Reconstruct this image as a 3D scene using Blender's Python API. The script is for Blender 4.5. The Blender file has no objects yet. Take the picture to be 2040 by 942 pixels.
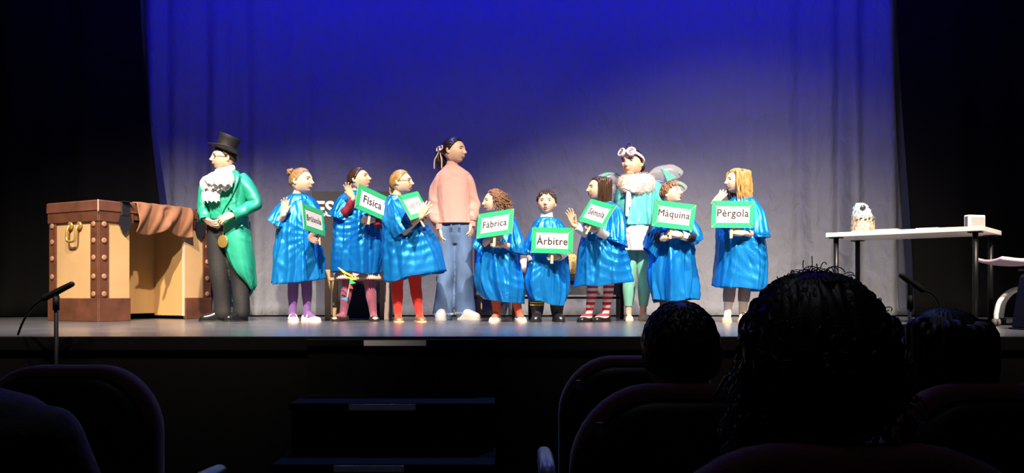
import bpy, bmesh, math, random
import numpy as np
from mathutils import Vector, Matrix, noise

random.seed(7)
rng = np.random.default_rng(7)
scene = bpy.context.scene
COL = scene.collection

# ------------------------------------------------------------------ camera
F, HOR, CAMZ = 1700.0, 585.0, 0.238
cam_d = bpy.data.cameras.new('camera')
cam = bpy.data.objects.new('camera', cam_d)
COL.objects.link(cam)
cam.location = (0, 0, CAMZ)
cam.rotation_euler = (math.radians(90), 0, 0)
cam_d.sensor_width = 36.0
cam_d.lens = F / 2040 * 36
cam_d.shift_y = (HOR - 471) / 2040
cam_d.clip_start = 0.05
scene.camera = cam

# ------------------------------------------------------------------ world, lamps, exposure
scene.view_settings.view_transform = 'Standard'
scene.view_settings.look = 'None'
scene.view_settings.exposure = 0.0
scene.view_settings.gamma = 1.0
scene.view_settings.use_curve_mapping = False
world = bpy.data.worlds.new('world')
scene.world = world
world.use_nodes = True
world.node_tree.nodes['Background'].inputs['Color'].default_value = (0.25, 0.3, 0.9, 1)
world.node_tree.nodes['Background'].inputs['Strength'].default_value = 0.0012


def spot(name, loc, aim, power, color, angle, blend, size):
    d = bpy.data.lights.new(name, 'SPOT')
    d.energy = power; d.color = color; d.spot_size = math.radians(angle)
    d.spot_blend = blend; d.shadow_soft_size = size
    o = bpy.data.objects.new(name, d); COL.objects.link(o)
    o.location = loc
    o.rotation_euler = (Vector(aim) - Vector(loc)).to_track_quat('-Z', 'Y').to_euler()
    return o


WARM = (1.0, 0.845, 0.67)
# front-of-house stage lamps hung above the first rows
for sx, ax, pw in ((-3.0, -3.5, 5100), (-0.9, -1.8, 5100), (1.4, 1.0, 5300), (3.8, 2.8, 4200)):
    spot('stage_spot_light', (sx, 2.2, 5.6), (ax, 7.05, -0.05 if ax < 0 else 0.10), pw, WARM, 42, 1.0, 0.07)
# two wider, weaker fill spots added to soften the upper rim of the lit area
for sx, ax, pw in ((-1.0, -0.2, 300), (2.4, 2.4, 1400)):
    spot('stage_spot_light', (sx, 2.2, 5.6), (ax, 7.6, 0.25), pw, WARM, 48, 1.0, 0.10)
# blue wash on the backcloth from the lamp bar above it
for bx in (-3.5, -1.2, 1.2, 3.5):
    spot('backcloth_wash_light', (bx, 6.7, 5.9), (bx * 0.97, 9.0, 4.6), 820, (0.0, 0.003, 1.0), 102, 1.0, 0.2)
# blue back lamps towards the front of the stage
for bx in (-1.6, 2.0):
    spot('stage_back_light', (bx, 8.3, 5.8), (bx * 0.9, 5.9, 0.0), 800, (0.20, 0.32, 1.0), 62, 1.0, 0.15)
# added lamp imitating weak spill over the stage edge and the first rows
spill_d = bpy.data.lights.new('edge_spill_light', 'AREA'); spill_d.energy = 10; spill_d.size = 1.2; spill_d.color = (0.85, 0.86, 1.0)
spill = bpy.data.objects.new('edge_spill_light', spill_d); COL.objects.link(spill); spill.location = (0.0, 2.6, 5.6)
spill.rotation_euler = (math.radians(10), 0, 0)

# ------------------------------------------------------------------ materials
MATS = {}


def mat(name, color, rough=0.6, metal=0.0, bump=0.0, bscale=60.0, var=0.0, vscale=8.0, sheen=0.0, spec=0.5, alpha=1.0, coat=0.0, stretch=None):
    if name in MATS:
        return MATS[name]
    m = bpy.data.materials.new(name); m.use_nodes = True
    nt = m.node_tree; b = nt.nodes['Principled BSDF']
    b.inputs['Base Color'].default_value = (*color, 1)
    b.inputs['Roughness'].default_value = rough
    b.inputs['Metallic'].default_value = metal
    b.inputs['Specular IOR Level'].default_value = spec
    b.inputs['Sheen Weight'].default_value = sheen
    b.inputs['Coat Weight'].default_value = coat
    b.inputs['Alpha'].default_value = alpha
    if bump or var:
        tc = nt.nodes.new('ShaderNodeTexCoord')
        mp = nt.nodes.new('ShaderNodeMapping')
        if stretch: mp.inputs['Scale'].default_value = stretch
        nt.links.new(tc.outputs['Object'], mp.inputs['Vector'])
        if var:
            n2 = nt.nodes.new('ShaderNodeTexNoise'); n2.inputs['Scale'].default_value = vscale
            n2.inputs['Detail'].default_value = 4
            nt.links.new(mp.outputs[0], n2.inputs['Vector'])
            hsv = nt.nodes.new('ShaderNodeHueSaturation'); hsv.inputs['Color'].default_value = (*color, 1)
            mr = nt.nodes.new('ShaderNodeMapRange')
            mr.inputs['From Min'].default_value = 0.25; mr.inputs['From Max'].default_value = 0.75
            mr.inputs['To Min'].default_value = 1 - var; mr.inputs['To Max'].default_value = 1 + var
            nt.links.new(n2.outputs['Fac'], mr.inputs['Value'])
            nt.links.new(mr.outputs[0], hsv.inputs['Value'])
            nt.links.new(hsv.outputs[0], b.inputs['Base Color'])
        if bump:
            n1 = nt.nodes.new('ShaderNodeTexNoise'); n1.inputs['Scale'].default_value = bscale
            n1.inputs['Detail'].default_value = 3
            nt.links.new(mp.outputs[0], n1.inputs['Vector'])
            bp = nt.nodes.new('ShaderNodeBump'); bp.inputs['Strength'].default_value = bump
            bp.inputs['Distance'].default_value = 0.01
            nt.links.new(n1.outputs['Fac'], bp.inputs['Height'])
            nt.links.new(bp.outputs[0], b.inputs['Normal'])
    MATS[name] = m
    return m


def stripe_mat(name, c1, c2, freq):
    """horizontal knitted stripes, by object height"""
    m = mat(name, c1, 0.8)
    nt = m.node_tree; b = nt.nodes['Principled BSDF']
    tc = nt.nodes.new('ShaderNodeTexCoord'); sx = nt.nodes.new('ShaderNodeSeparateXYZ')
    nt.links.new(tc.outputs['Object'], sx.inputs[0])
    mu = nt.nodes.new('ShaderNodeMath'); mu.operation = 'MULTIPLY'; mu.inputs[1].default_value = freq
    fr = nt.nodes.new('ShaderNodeMath'); fr.operation = 'FRACT'
    gt = nt.nodes.new('ShaderNodeMath'); gt.operation = 'GREATER_THAN'; gt.inputs[1].default_value = 0.5
    mx = nt.nodes.new('ShaderNodeMix'); mx.data_type = 'RGBA'
    mx.inputs[6].default_value = (*c1, 1); mx.inputs[7].default_value = (*c2, 1)
    nt.links.new(sx.outputs[2], mu.inputs[0]); nt.links.new(mu.outputs[0], fr.inputs[0])
    nt.links.new(fr.outputs[0], gt.inputs[0]); nt.links.new(gt.outputs[0], mx.inputs[0])
    nt.links.new(mx.outputs[2], b.inputs['Base Color'])
    return m


# ------------------------------------------------------------------ objects and tags
def px(x, y, d):
    """point that stands at depth d and is seen at (x, y) of the 2040x942 photograph"""
    return np.array([(x - 1020) / F * d, d, CAMZ + (HOR - y) / F * d])


def thing(name, label, cat, loc=(0, 0, 0), rz=0.0, group=None):
    o = bpy.data.objects.new(name, None); COL.objects.link(o)
    o.location = loc; o.rotation_euler = (0, 0, rz); o.empty_display_size = 0.1
    o['label'] = label; o['category'] = cat
    if group: o['group'] = group
    return o


def tag(o, label=None, cat=None, group=None, kind=None):
    if label: o['label'] = label
    if cat: o['category'] = cat
    if group: o['group'] = group
    if kind: o['kind'] = kind
    return o


def link_mesh(name, me, m, parent=None, smooth=True):
    ms = m if isinstance(m, (list, tuple)) else [m]
    if not me.materials:
        for q in ms: me.materials.append(q)
    if len(me.polygons):
        me.polygons.foreach_set('use_smooth', [smooth] * len(me.polygons))
    o = bpy.data.objects.new(name, me); COL.objects.link(o)
    if parent is not None: o.parent = parent
    return o


def raw_mesh(V, Fs):
    me = bpy.data.meshes.new('m')
    V = np.asarray(V, float)
    me.from_pydata(V.tolist(), [], [list(f) for f in Fs])
    me.update()
    return me


def world_origin(parent):
    p = Vector((0, 0, 0))
    while parent is not None:
        p += parent.location; parent = parent.parent
    return np.array(p)


def put(name, geo, m, parent=None, smooth=True, label=None):
    """mesh object from (V,F) in world coordinates, parented (parents are unrotated)"""
    V, Fs = geo
    V = np.asarray(V, float)
    if parent is not None: V = V - world_origin(parent)
    o = link_mesh(name, raw_mesh(V, Fs), m, parent, smooth)
    if label: o['label'] = label
    return o


def local(name, geo, m, parent=None, smooth=False, label=None):
    """mesh object from (V,F) in the parent's own coordinates"""
    o = link_mesh(name, raw_mesh(*geo), m, parent, smooth)
    if label: o['label'] = label
    return o


# ------------------------------------------------------------------ geometry
def join(*gs):
    V, Fs, n = [], [], 0
    for v, f in gs:
        v = np.asarray(v, float)
        V.append(v); Fs += [tuple(i + n for i in q) for q in f]; n += len(v)
    return np.concatenate(V), Fs


def box(c, s, bev=0.0):
    c = np.array(c, float); h = np.array(s, float) / 2
    if not bev:
        V = [c + h * np.array([sx, sy, sz]) for sx in (-1, 1) for sy in (-1, 1) for sz in (-1, 1)]
        return np.array(V), [(0, 1, 3, 2), (4, 6, 7, 5), (0, 4, 5, 1), (2, 3, 7, 6), (0, 2, 6, 4), (1, 5, 7, 3)]
    V = []
    for sx in (-1, 1):
        for sy in (-1, 1):
            for sz in (-1, 1):
                for ax in range(3):
                    q = np.array([sx, sy, sz]) * (h - bev)
                    q[ax] = (sx, sy, sz)[ax] * h[ax]
                    V.append(c + q)
    idx = lambda sx, sy, sz, ax: (((sx > 0) * 2 + (sy > 0)) * 2 + (sz > 0)) * 3 + ax
    Fs = []
    for ax in range(3):
        o1, o2 = [(1, 2), (2, 0), (0, 1)][ax]
        for s in (-1, 1):
            q = []
            for a, b in ((-1, -1), (1, -1), (1, 1), (-1, 1)):
                t = [0, 0, 0]; t[ax] = s; t[o1] = a; t[o2] = b
                q.append(idx(*t, ax))
            Fs.append(tuple(q if s > 0 else q[::-1]))
    for ax in range(3):                                   # edges along ax
        o1, o2 = [(1, 2), (2, 0), (0, 1)][ax]
        for a in (-1, 1):
            for b in (-1, 1):
                q = []
                for s, w in ((-1, o1), (1, o1), (1, o2), (-1, o2)):
                    t = [0, 0, 0]; t[ax] = s; t[o1] = a; t[o2] = b
                    q.append(idx(*t, w))
                Fs.append(tuple(q if a * b < 0 else q[::-1]))
    for sx in (-1, 1):
        for sy in (-1, 1):
            for sz in (-1, 1):
                q = [idx(sx, sy, sz, k) for k in range(3)]
                Fs.append(tuple(q if sx * sy * sz > 0 else q[::-1]))
    return np.array(V), Fs


def grid_faces(R, N, wrap=True, off=0):
    Fs = []
    for i in range(R - 1):
        for j in range(N if wrap else N - 1):
            k = (j + 1) % N
            Fs.append((off + i * N + j, off + i * N + k, off + (i + 1) * N + k, off + (i + 1) * N + j))
    return Fs


def spline(P, n):
    """Catmull-Rom through rows of P, n samples"""
    P = np.asarray(P, float)
    if len(P) == 2:
        t = np.linspace(0, 1, n)[:, None]
        return P[0] * (1 - t) + P[1] * t
    Q = np.vstack([2 * P[0] - P[1], P, 2 * P[-1] - P[-2]])
    t = np.linspace(0, len(P) - 1, n)
    i = np.minimum(t.astype(int), len(P) - 2); u = (t - i)[:, None]
    a, b, c, d = Q[i], Q[i + 1], Q[i + 2], Q[i + 3]
    return 0.5 * (2 * b + (c - a) * u + (2 * a - 5 * b + 4 * c - d) * u ** 2 + (3 * b - a - 3 * c + d) * u ** 3)


def tube(pts, rad, n=12, res=None, caps=True, flat=None, wr=None):
    """tube along pts with radii; flat=(axis, factor) squashes; wr(s, ang) adds to the radius"""
    P = np.asarray(pts, float); r = np.broadcast_to(np.asarray(rad, float), (len(P),)).copy()
    if res:
        Q = spline(np.column_stack([P, r]), res); P, r = Q[:, :3], np.maximum(Q[:, 3], 1e-4)
    T = np.gradient(P, axis=0) if len(P) > 2 else np.repeat((P[1] - P[0])[None], 2, 0)
    T = T / np.maximum(np.linalg.norm(T, axis=1), 1e-9)[:, None]
    if caps:
        extra0, extra1 = [], []
        for a in (80, 50, 25):
            c, s = math.cos(math.radians(a)), math.sin(math.radians(a))
            extra0.append((P[0] - T[0] * r[0] * s, r[0] * c, T[0]))
        for a in (25, 50, 80):
            c, s = math.cos(math.radians(a)), math.sin(math.radians(a))
            extra1.append((P[-1] + T[-1] * r[-1] * s, r[-1] * c, T[-1]))
        P = np.vstack([[e[0] for e in extra0], P, [e[0] for e in extra1]])
        T = np.vstack([[e[2] for e in extra0], T, [e[2] for e in extra1]])
        r = np.concatenate([[e[1] for e in extra0], r, [e[1] for e in extra1]])
    R = len(P)
    up = np.array([0, 0, 1.0]) if abs(T[0][2]) < 0.9 else np.array([0, 1.0, 0])
    ang = np.linspace(0, 2 * np.pi, n, endpoint=False)
    V = np.zeros((R, n, 3))
    u = np.cross(up, T[0]); u /= np.linalg.norm(u)
    for i in range(R):
        u = u - T[i] * np.dot(u, T[i]); u /= max(np.linalg.norm(u), 1e-9)
        v = np.cross(T[i], u)
        rr = r[i] * np.ones(n)
        if wr is not None: rr = rr + wr(i / (R - 1), ang)
        V[i] = P[i] + np.cos(ang)[:, None] * u * rr[:, None] + np.sin(ang)[:, None] * v * rr[:, None]
        if flat is not None:
            ax = np.asarray(flat[0], float); ax = ax / np.linalg.norm(ax)
            d = (V[i] - P[i]) @ ax
            V[i] -= np.outer(d * (1 - flat[1]), ax)
    V = V.reshape(-1, 3)
    Fs = grid_faces(R, n)
    if caps:
        Fs.append(tuple(range(n))[::-1]); Fs.append(tuple((R - 1) * n + j for j in range(n)))
    return V, Fs


def ellipsoid(c, s, R=None, nu=20, nv=12):
    th = np.linspace(0, np.pi, nv + 1)[1:-1]; ph = np.linspace(0, 2 * np.pi, nu, endpoint=False)
    V = [np.array([0, 0, 1.0])] + [np.array([math.sin(t) * math.cos(p), math.sin(t) * math.sin(p), math.cos(t)]) for t in th for p in ph] + [np.array([0, 0, -1.0])]
    V = np.array(V) * np.array(s)
    if R is not None: V = V @ np.asarray(R).T
    V = V + np.array(c)
    m = len(th)
    Fs = [(0, 1 + j, 1 + (j + 1) % nu) for j in range(nu)]
    for i in range(m - 1):
        for j in range(nu):
            k = (j + 1) % nu
            Fs.append((1 + i * nu + j, 1 + (i + 1) * nu + j, 1 + (i + 1) * nu + k, 1 + i * nu + k))
    L = len(V) - 1; o = 1 + (m - 1) * nu
    Fs += [(L, o + (j + 1) % nu, o + j) for j in range(nu)]
    return V, Fs


def cyl(p0, p1, r, n=16, r1=None):
    p0 = np.array(p0, float); p1 = np.array(p1, float)
    t = (p1 - p0) / np.linalg.norm(p1 - p0)
    up = np.array([0, 0, 1.0]) if abs(t[2]) < 0.9 else np.array([0, 1.0, 0])
    u = np.cross(up, t); u /= np.linalg.norm(u); v = np.cross(t, u)
    a = np.linspace(0, 2 * np.pi, n, endpoint=False)
    d = np.cos(a)[:, None] * u + np.sin(a)[:, None] * v
    V = np.vstack([p0 + d * r, p1 + d * (r if r1 is None else r1)])
    Fs = [(j, (j + 1) % n, n + (j + 1) % n, n + j) for j in range(n)] + [tuple(range(n))[::-1], tuple(range(n, 2 * n))]
    return V, Fs


def lathe(prof, n=24, R=None, c=(0, 0, 0)):
    """prof: list of (radius, z); closed at both ends"""
    a = np.linspace(0, 2 * np.pi, n, endpoint=False)
    V = np.array([[r * math.cos(t), r * math.sin(t), z] for r, z in prof for t in a])
    if R is not None: V = V @ np.asarray(R).T
    V = V + np.array(c)
    Fs = grid_faces(len(prof), n)
    Fs.append(tuple(range(n))[::-1]); Fs.append(tuple((len(prof) - 1) * n + j for j in range(n)))
    return V, Fs


def union(geo, voxel, smooth=2):
    """one continuous surface out of overlapping closed shapes"""
    me = raw_mesh(*geo)
    o = bpy.data.objects.new('tmp', me); COL.objects.link(o)
    md = o.modifiers.new('r', 'REMESH'); md.mode = 'VOXEL'; md.voxel_size = voxel; md.adaptivity = 0
    if smooth:
        sm = o.modifiers.new('s', 'SMOOTH'); sm.iterations = smooth; sm.factor = 0.5
    dg = bpy.context.evaluated_depsgraph_get()
    ev = o.evaluated_get(dg)
    m2 = ev.to_mesh()
    n = len(m2.vertices); V = np.zeros(n * 3); m2.vertices.foreach_get('co', V)
    L = np.zeros(len(m2.loops), int); m2.loops.foreach_get('vertex_index', L)
    st = np.zeros(len(m2.polygons), int); m2.polygons.foreach_get('loop_start', st)
    tot = np.zeros(len(m2.polygons), int); m2.polygons.foreach_get('loop_total', tot)
    Fs = [tuple(L[s:s + t]) for s, t in zip(st.tolist(), tot.tolist())]
    ev.to_mesh_clear()
    bpy.data.objects.remove(o); bpy.data.meshes.remove(me)
    return V.reshape(-1, 3), Fs


def wob(V, amp, freq, seed=0, ax=(1, 1, 1)):
    """smooth pseudo-random scalar field, vectorised"""
    r = np.random.default_rng(seed)
    out = np.zeros(len(V))
    for k in range(6):
        d = r.normal(size=3) * np.array(ax); d = d / np.linalg.norm(d) * freq * (0.6 + 0.9 * r.random())
        out += np.sin(V @ d + r.random() * 6.28)
    return out / 3.0 * amp


def rotz(a): c, s = math.cos(a), math.sin(a); return np.array([[c, -s, 0], [s, c, 0], [0, 0, 1.0]])
def rotx(a): c, s = math.cos(a), math.sin(a); return np.array([[1.0, 0, 0], [0, c, -s], [0, s, c]])
def roty(a): c, s = math.cos(a), math.sin(a); return np.array([[c, 0, s], [0, 1.0, 0], [-s, 0, c]])
def unit(v): v = np.asarray(v, float); return v / np.linalg.norm(v)
def sstep(a, b, x): t = np.clip((x - a) / (b - a), 0, 1); return t * t * (3 - 2 * t)
# ================================================================== the stage and the hall
BLACK = mat('black_paint', (0.003, 0.003, 0.004), 0.9, spec=0.12)
VELVET = mat('black_velvet', (0.0040, 0.0038, 0.0037), 0.95, bump=0.2, bscale=120, spec=0.1)
STAGE_Y = 4.76
FLOOR_Z = -0.95
floor_m = mat('stage_vinyl', (0.092, 0.093, 0.102), 0.25, bump=0.04, bscale=25, var=0.25, vscale=3.0, spec=0.7)
carpet = mat('dark_carpet', (0.008, 0.008, 0.012), 0.95, bump=0.3, bscale=200)
o = local('stage_floor', box((0, (STAGE_Y + 12) / 2, -0.03), (20, 12 - STAGE_Y, 0.06)), floor_m); o['kind'] = 'structure'
o = local('stage_front', box((0, STAGE_Y + 0.06, (FLOOR_Z - 0.06) / 2), (20, 0.1, -FLOOR_Z - 0.06)), BLACK); o['kind'] = 'structure'
o = local('trim_1', box((0, STAGE_Y - 0.006, -0.040), (20, 0.012, 0.076), 0.003), BLACK); o['kind'] = 'structure'
o = local('floor', box((0, 1.4, FLOOR_Z - 0.05), (20, 6.9, 0.1)), carpet); o['kind'] = 'structure'
wallm = mat('dark_wall', (0.008, 0.008, 0.010), 0.9, bump=0.1)
for nm, c, s in (('wall_back', (0, 12.05, 3.5), (20, 0.1, 9)), ('wall_left', (-10.05, 5, 3.5), (0.1, 14.2, 9)),
                 ('wall_right', (10.05, 5, 3.5), (0.1, 14.2, 9)), ('wall_rear', (0, -2.05, 3.5), (20, 0.1, 9)), ('ceiling', (0, 5, 8.05), (20, 14.2, 0.1))):
    o = local(nm, box(c, s), wallm); o['kind'] = 'structure'


def curtain(name, x0f, x1f, y, z0, z1, nx, nz, fold, m, seed):
    """hanging cloth; x0f/x1f give the left and right edge by height, fold(u, z) its depth"""
    u = np.linspace(0, 1, nx); z = np.linspace(z0, z1, nz)
    Z, U = np.meshgrid(z, u, indexing='ij')
    X = x0f(Z) * (1 - U) + x1f(Z) * U
    Y = y + fold(U, Z, X)
    V = np.stack([X, Y, Z], -1).reshape(-1, 3)
    Fs = [(a, d, c, b) for (a, b, c, d) in grid_faces(nz, nx, wrap=False)]
    o = link_mesh(name, raw_mesh(V, Fs), m)
    sd = o.modifiers.new('cloth_thickness', 'SOLIDIFY'); sd.thickness = 0.006
    return o


# backcloth with loose side folds and small creases
cyc_m = bpy.data.materials.new('backcloth_cotton'); cyc_m.use_nodes = True
nt = cyc_m.node_tree; bs = nt.nodes['Principled BSDF']
bs.inputs['Base Color'].default_value = (0.20, 0.208, 0.225, 1); bs.inputs['Roughness'].default_value = 0.85
tc = nt.nodes.new('ShaderNodeTexCoord'); mp = nt.nodes.new('ShaderNodeMapping'); mp.inputs['Scale'].default_value = (2.2, 1, 1.0)
nt.links.new(tc.outputs['Object'], mp.inputs[0])
n1 = nt.nodes.new('ShaderNodeTexNoise'); n1.inputs['Scale'].default_value = 4.0; n1.inputs['Detail'].default_value = 3; n1.inputs['Distortion'].default_value = 0.4
nt.links.new(mp.outputs[0], n1.inputs['Vector'])
bp = nt.nodes.new('ShaderNodeBump'); bp.inputs['Strength'].default_value = 0.5; bp.inputs['Distance'].default_value = 0.07
nt.links.new(n1.outputs['Fac'], bp.inputs['Height']); nt.links.new(bp.outputs[0], bs.inputs['Normal'])


def cyc_fold(U, Z, X):
    side = sstep(1.9, 3.6, np.abs(X - 0.25))
    low = 1 - 0.6 * sstep(0.5, 3.5, Z)
    w = np.sin(X * 17 + 0.7 * np.sin(X * 5.1)) * 0.6 + np.sin(X * 29 + 1.3) * 0.35
    f = w * (0.008 + 0.085 * side) * low
    f += 0.012 * np.sin(X * 11 + 2 * np.sin(Z * 1.3)) * low
    f += 0.05 * np.exp(-((Z - 0.03) / 0.05) ** 2) * -1 * (1 + 0.3 * np.sin(X * 6))
    return f


o = curtain('backcloth', lambda z: -4.6 + 0 * z, lambda z: 4.75 + 0 * z, 9.0, 0.012, 6.2, 380, 70, cyc_fold, cyc_m, 1)
tag(o, 'grey backcloth hanging across the whole rear of the stage under blue light', 'backcloth')


def leg_fold(fr, amp):
    def f(U, Z, X):
        return amp * (np.sin(X * fr + 0.8 * np.sin(X * 3.3)) * 0.7 + 0.4 * np.sin(X * fr * 1.83 + 1)) * (1 - 0.35 * sstep(0, 5, Z)) - 0.12 * (1 - sstep(0.0, 0.35, Z)) * (0.5 + 0.5 * np.sin(X * 7))
    return f


def ledge(z): return -3.52 - 0.30 * sstep(0.0, 3.6, z)          # inner edge of the left wing curtain
def redge(z): return 4.10 - 0.17 * sstep(0.0, 3.6, z)


o = curtain('wing_curtain', lambda z: -9.2 + 0 * z, ledge, 8.74, 0.012, 6.2, 160, 40, leg_fold(9, 0.06), VELVET, 2)
tag(o, 'black wing curtain at the left side of the stage behind the trunk', 'curtain')
o = curtain('wing_curtain', redge, lambda z: 9.2 + 0 * z, 8.70, 0.012, 6.2, 160, 40, leg_fold(8, 0.06), VELVET, 3)
tag(o, 'black wing curtain at the right side of the stage behind the desk', 'curtain')

# portable steps in front of the stage, three treads with tape strips on their noses
steps = thing('stage_steps', 'black portable steps with pale tape strips in front of the stage', 'steps', (0, 0, FLOOR_Z))
tape = mat('pale_tape', (0.80, 0.78, 0.84), 0.6, bump=0.05)
for k, (yc, xl, xr, d) in enumerate(((676, 608, 988, 4.68), (803, 575, 985, 4.30), (925, 540, 985, 3.98))):
    zt = CAMZ - (yc - HOR) / F * d
    xa, xb = (xl - 1020) / F * d, (xr - 1020) / F * d
    dep = 0.36
    y0 = d
    y1 = [4.735, 4.70, 4.70][k]
    t = local('tread', box(((xa + xb) / 2, (y0 + y1) / 2, zt - 0.02 - FLOOR_Z), (xb - xa, y1 - y0, 0.04), 0.004), BLACK, steps)
    sx = (725, 695, 665)[k], (849, 828, 805)[k]
    sa, sb = (sx[0] - 1020) / F * d, (sx[1] - 1020) / F * d
    local('tape_strip', box(((sa + sb) / 2, y0 - 0.002, zt - 0.020 - FLOOR_Z), (sb - sa, 0.004, 0.030)), tape, steps)
    local('riser', box(((xa + xb) / 2, y0 + 0.03, (zt - 0.04 - FLOOR_Z) / 2), (xb - xa - 0.02, 0.02, zt - 0.04 - FLOOR_Z)), BLACK, steps)
steps_trim = mat('stair_edge', (0.10, 0.10, 0.14), 0.35)

# ------------------------------------------------------------------ cardboard trunk desk (local: x along its long face, y inward, z up)
A_TR = math.atan2(1.04, 0.557)
N0 = px(197, 641, 7.23); N0[2] = 0
trunk = thing('trunk_desk', 'brown and tan cardboard trunk with a kneehole and round studs beside the top hatted child', 'trunk', N0, A_TR)
TL, TD, TH = 1.20, 0.66, 1.02
brown = mat('brown_paint', (0.105, 0.036, 0.018), 0.55, bump=0.15, bscale=30, var=0.35, vscale=7)
brown2 = mat('lid_brown', (0.13, 0.048, 0.030), 0.5, bump=0.15, bscale=25, var=0.3, vscale=6)
tan = mat('tan_card', (0.52, 0.325, 0.15), 0.75, bump=0.08, bscale=30, var=0.08, vscale=5)
card = mat('corrugated_card', (0.50, 0.29, 0.11), 0.8, bump=0.25, bscale=120, stretch=(1, 1, 0.02), var=0.12, vscale=4)
edge_m = mat('raw_card_edge', (0.62, 0.45, 0.30), 0.8)
stud_m = mat('stud_paint', (0.34, 0.165, 0.09), 0.75, var=0.25, vscale=30)
gold = mat('gold_metal', (0.62, 0.42, 0.12), 0.35, metal=0.7)
ink = mat('black_card', (0.010, 0.011, 0.016), 0.55, bump=0.1)
u1, u2 = 0.30, 0.90
BH = 0.20
# pedestals as boards
for nm, c, s, m in (
    ('end_panel', (0.012, TD / 2, 0.46), (0.024, TD, 0.90), tan),
    ('front_panel', (u1 / 2, 0.010, 0.46), (u1, 0.022, 0.90), tan),
    ('front_panel', ((u2 + TL) / 2, 0.010, 0.46), (TL - u2, 0.022, 0.90), tan),
    ('inner_panel', (u1 - 0.008, TD / 2 - 0.1, 0.46), (0.016, TD - 0.25, 0.90), card),
    ('inner_panel', (u2 + 0.008, 0.22, 0.47), (0.016, 0.40, 0.88), card),
    ('rear_panel', (TL / 2, 0.43, 0.48), (TL - 0.06, 0.016, 0.86), card),
    ('end_panel', (TL - 0.012, TD / 2, 0.46), (0.024, TD, 0.90), tan),
):
    local(nm, box(c, s, 0.003), m, trunk)
local('panel_edge', box((u2 - 0.004, 0.012, 0.47), (0.014, 0.03, 0.88)), edge_m, trunk)
# base band
for c, s in (((-0.006, TD / 2, BH / 2), (0.024, TD + 0.02, BH)), ((u1 / 2 - 0.005, -0.006, BH / 2), (u1 + 0.01, 0.024, BH)), (((u2 + TL) / 2, -0.006, BH / 2), (TL - u2 + 0.01, 0.024, BH)),
             ((TL + 0.006, TD / 2, BH / 2), (0.024, TD + 0.02, BH))):
    local('base_band', box(c, s, 0.004), brown, trunk)
# corner strips with studs
SW = 0.095
for c, s, ax in (((-0.005, 0.05, 0.53), (0.014, SW, 0.66), 0), ((-0.005, TD - 0.05, 0.53), (0.014, SW, 0.66), 0),
                 ((0.040, -0.005, 0.53), (SW, 0.014, 0.66), 1), ((TL - 0.045, -0.005, 0.53), (SW, 0.014, 0.66), 1)):
    st = local('corner_strip', box(c, s, 0.003), brown, trunk)
    for zz in (0.83, 0.69, 0.545, 0.385, 0.235):
        R = roty(-math.pi / 2) if ax == 0 else rotx(math.pi / 2)
        off = np.array([-0.008, 0, 0]) if ax == 0 else np.array([0, -0.008, 0])
        local('stud', lathe([(0.024, -0.002), (0.024, 0.005), (0.020, 0.009), (0.009, 0.010)], 14, R, np.array([c[0], c[1], zz]) + off), stud_m, st, smooth=True)
# upper band and lid
for c, s in (((-0.006, TD / 2, 0.895), (0.026, TD + 0.02, 0.085)), ((u1 / 2 + 0.01, -0.006, 0.895), (u1 + 0.04, 0.026, 0.085)), (((u2 + TL) / 2, -0.006, 0.895), (TL - u2 + 0.02, 0.026, 0.085)), ((TL / 2, 0.0, 0.91), (TL, 0.02, 0.05))):
    local('upper_band', box(c, s, 0.004), brown, trunk)
local('lid', box((TL / 2, TD / 2, 0.985), (TL + 0.05, TD + 0.05, 0.10), 0.012), brown2, trunk)
local('lid_edge', box((-0.026, -0.026, 0.985), (0.007, 0.007, 0.10)), edge_m, trunk)
# brass pull on the end panel
h = local('handle', join(tube([(-0.030, 0.36, 0.82), (-0.045, 0.36, 0.78), (-0.05, 0.355, 0.70), (-0.05, 0.30, 0.685), (-0.05, 0.245, 0.70), (-0.045, 0.24, 0.78), (-0.030, 0.24, 0.82)], 0.011, 8, 24)), gold, trunk, True)
for yy in (0.36, 0.24):
    local('rosette', lathe([(0.036, 0), (0.036, 0.006), (0.022, 0.014)], 16, roty(-math.pi / 2), (-0.012, yy, 0.825)), gold, h, True)
# black clasps
for ux in (0.235, 1.06):
    cl = local('clasp', join(box((ux, -0.032, 0.975), (0.085, 0.012, 0.12), 0.004), box((ux, -0.035, 1.037), (0.085, 0.06, 0.006))), ink, trunk)
    s = [(-0.05, 0.06), (0.05, 0.06), (0.062, 0.0), (0.04, -0.07), (0.0, -0.105), (-0.04, -0.07), (-0.062, 0.0)]
    Vh = np.array([[ux + a, yy, 0.865 + b] for yy in (-0.034, -0.022) for a, b in s])
    n = len(s)
    local('hasp', (Vh, [tuple(range(n)), tuple(range(2 * n - 1, n - 1, -1))] + [(i, n + i, n + (i + 1) % n, (i + 1) % n) for i in range(n)]), ink, cl)
# brown paper sleeve draped over the lid above the kneehole
uu = np.linspace(0, 1, 60); tt = np.linspace(0, 1, 30)
V = []
for t in tt:
    for u in uu:
        x = 0.335 + u * 0.60
        if t < 0.3: y, z = 0.30 - t / 0.3 * 0.33, 1.042
        else: y, z = -0.036, 1.042 - (t - 0.3) / 0.7 * (0.27 + 0.02 * math.sin(u * 9) - 0.03 * math.exp(-((u - 0.55) / 0.1) ** 2))
        b = 0.018 * math.sin(u * 11 + 3 * t) * (0.3 + t) + 0.014 * math.sin(u * 23 + t * 9) + 0.03 * math.exp(-((u - 0.5) / 0.06) ** 2) * math.sin(t * 9)
        f = sstep(0.2, 0.4, t)
        y -= (0.03 * math.sin(math.pi * min(1, max(0, (t - 0.25) / 0.75))) + max(b, -0.01) + 0.008) * f
        z += 0.012 * abs(math.sin(u * 13)) * (1 - f) + 0.004
        V.append((x, y, z))
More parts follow.
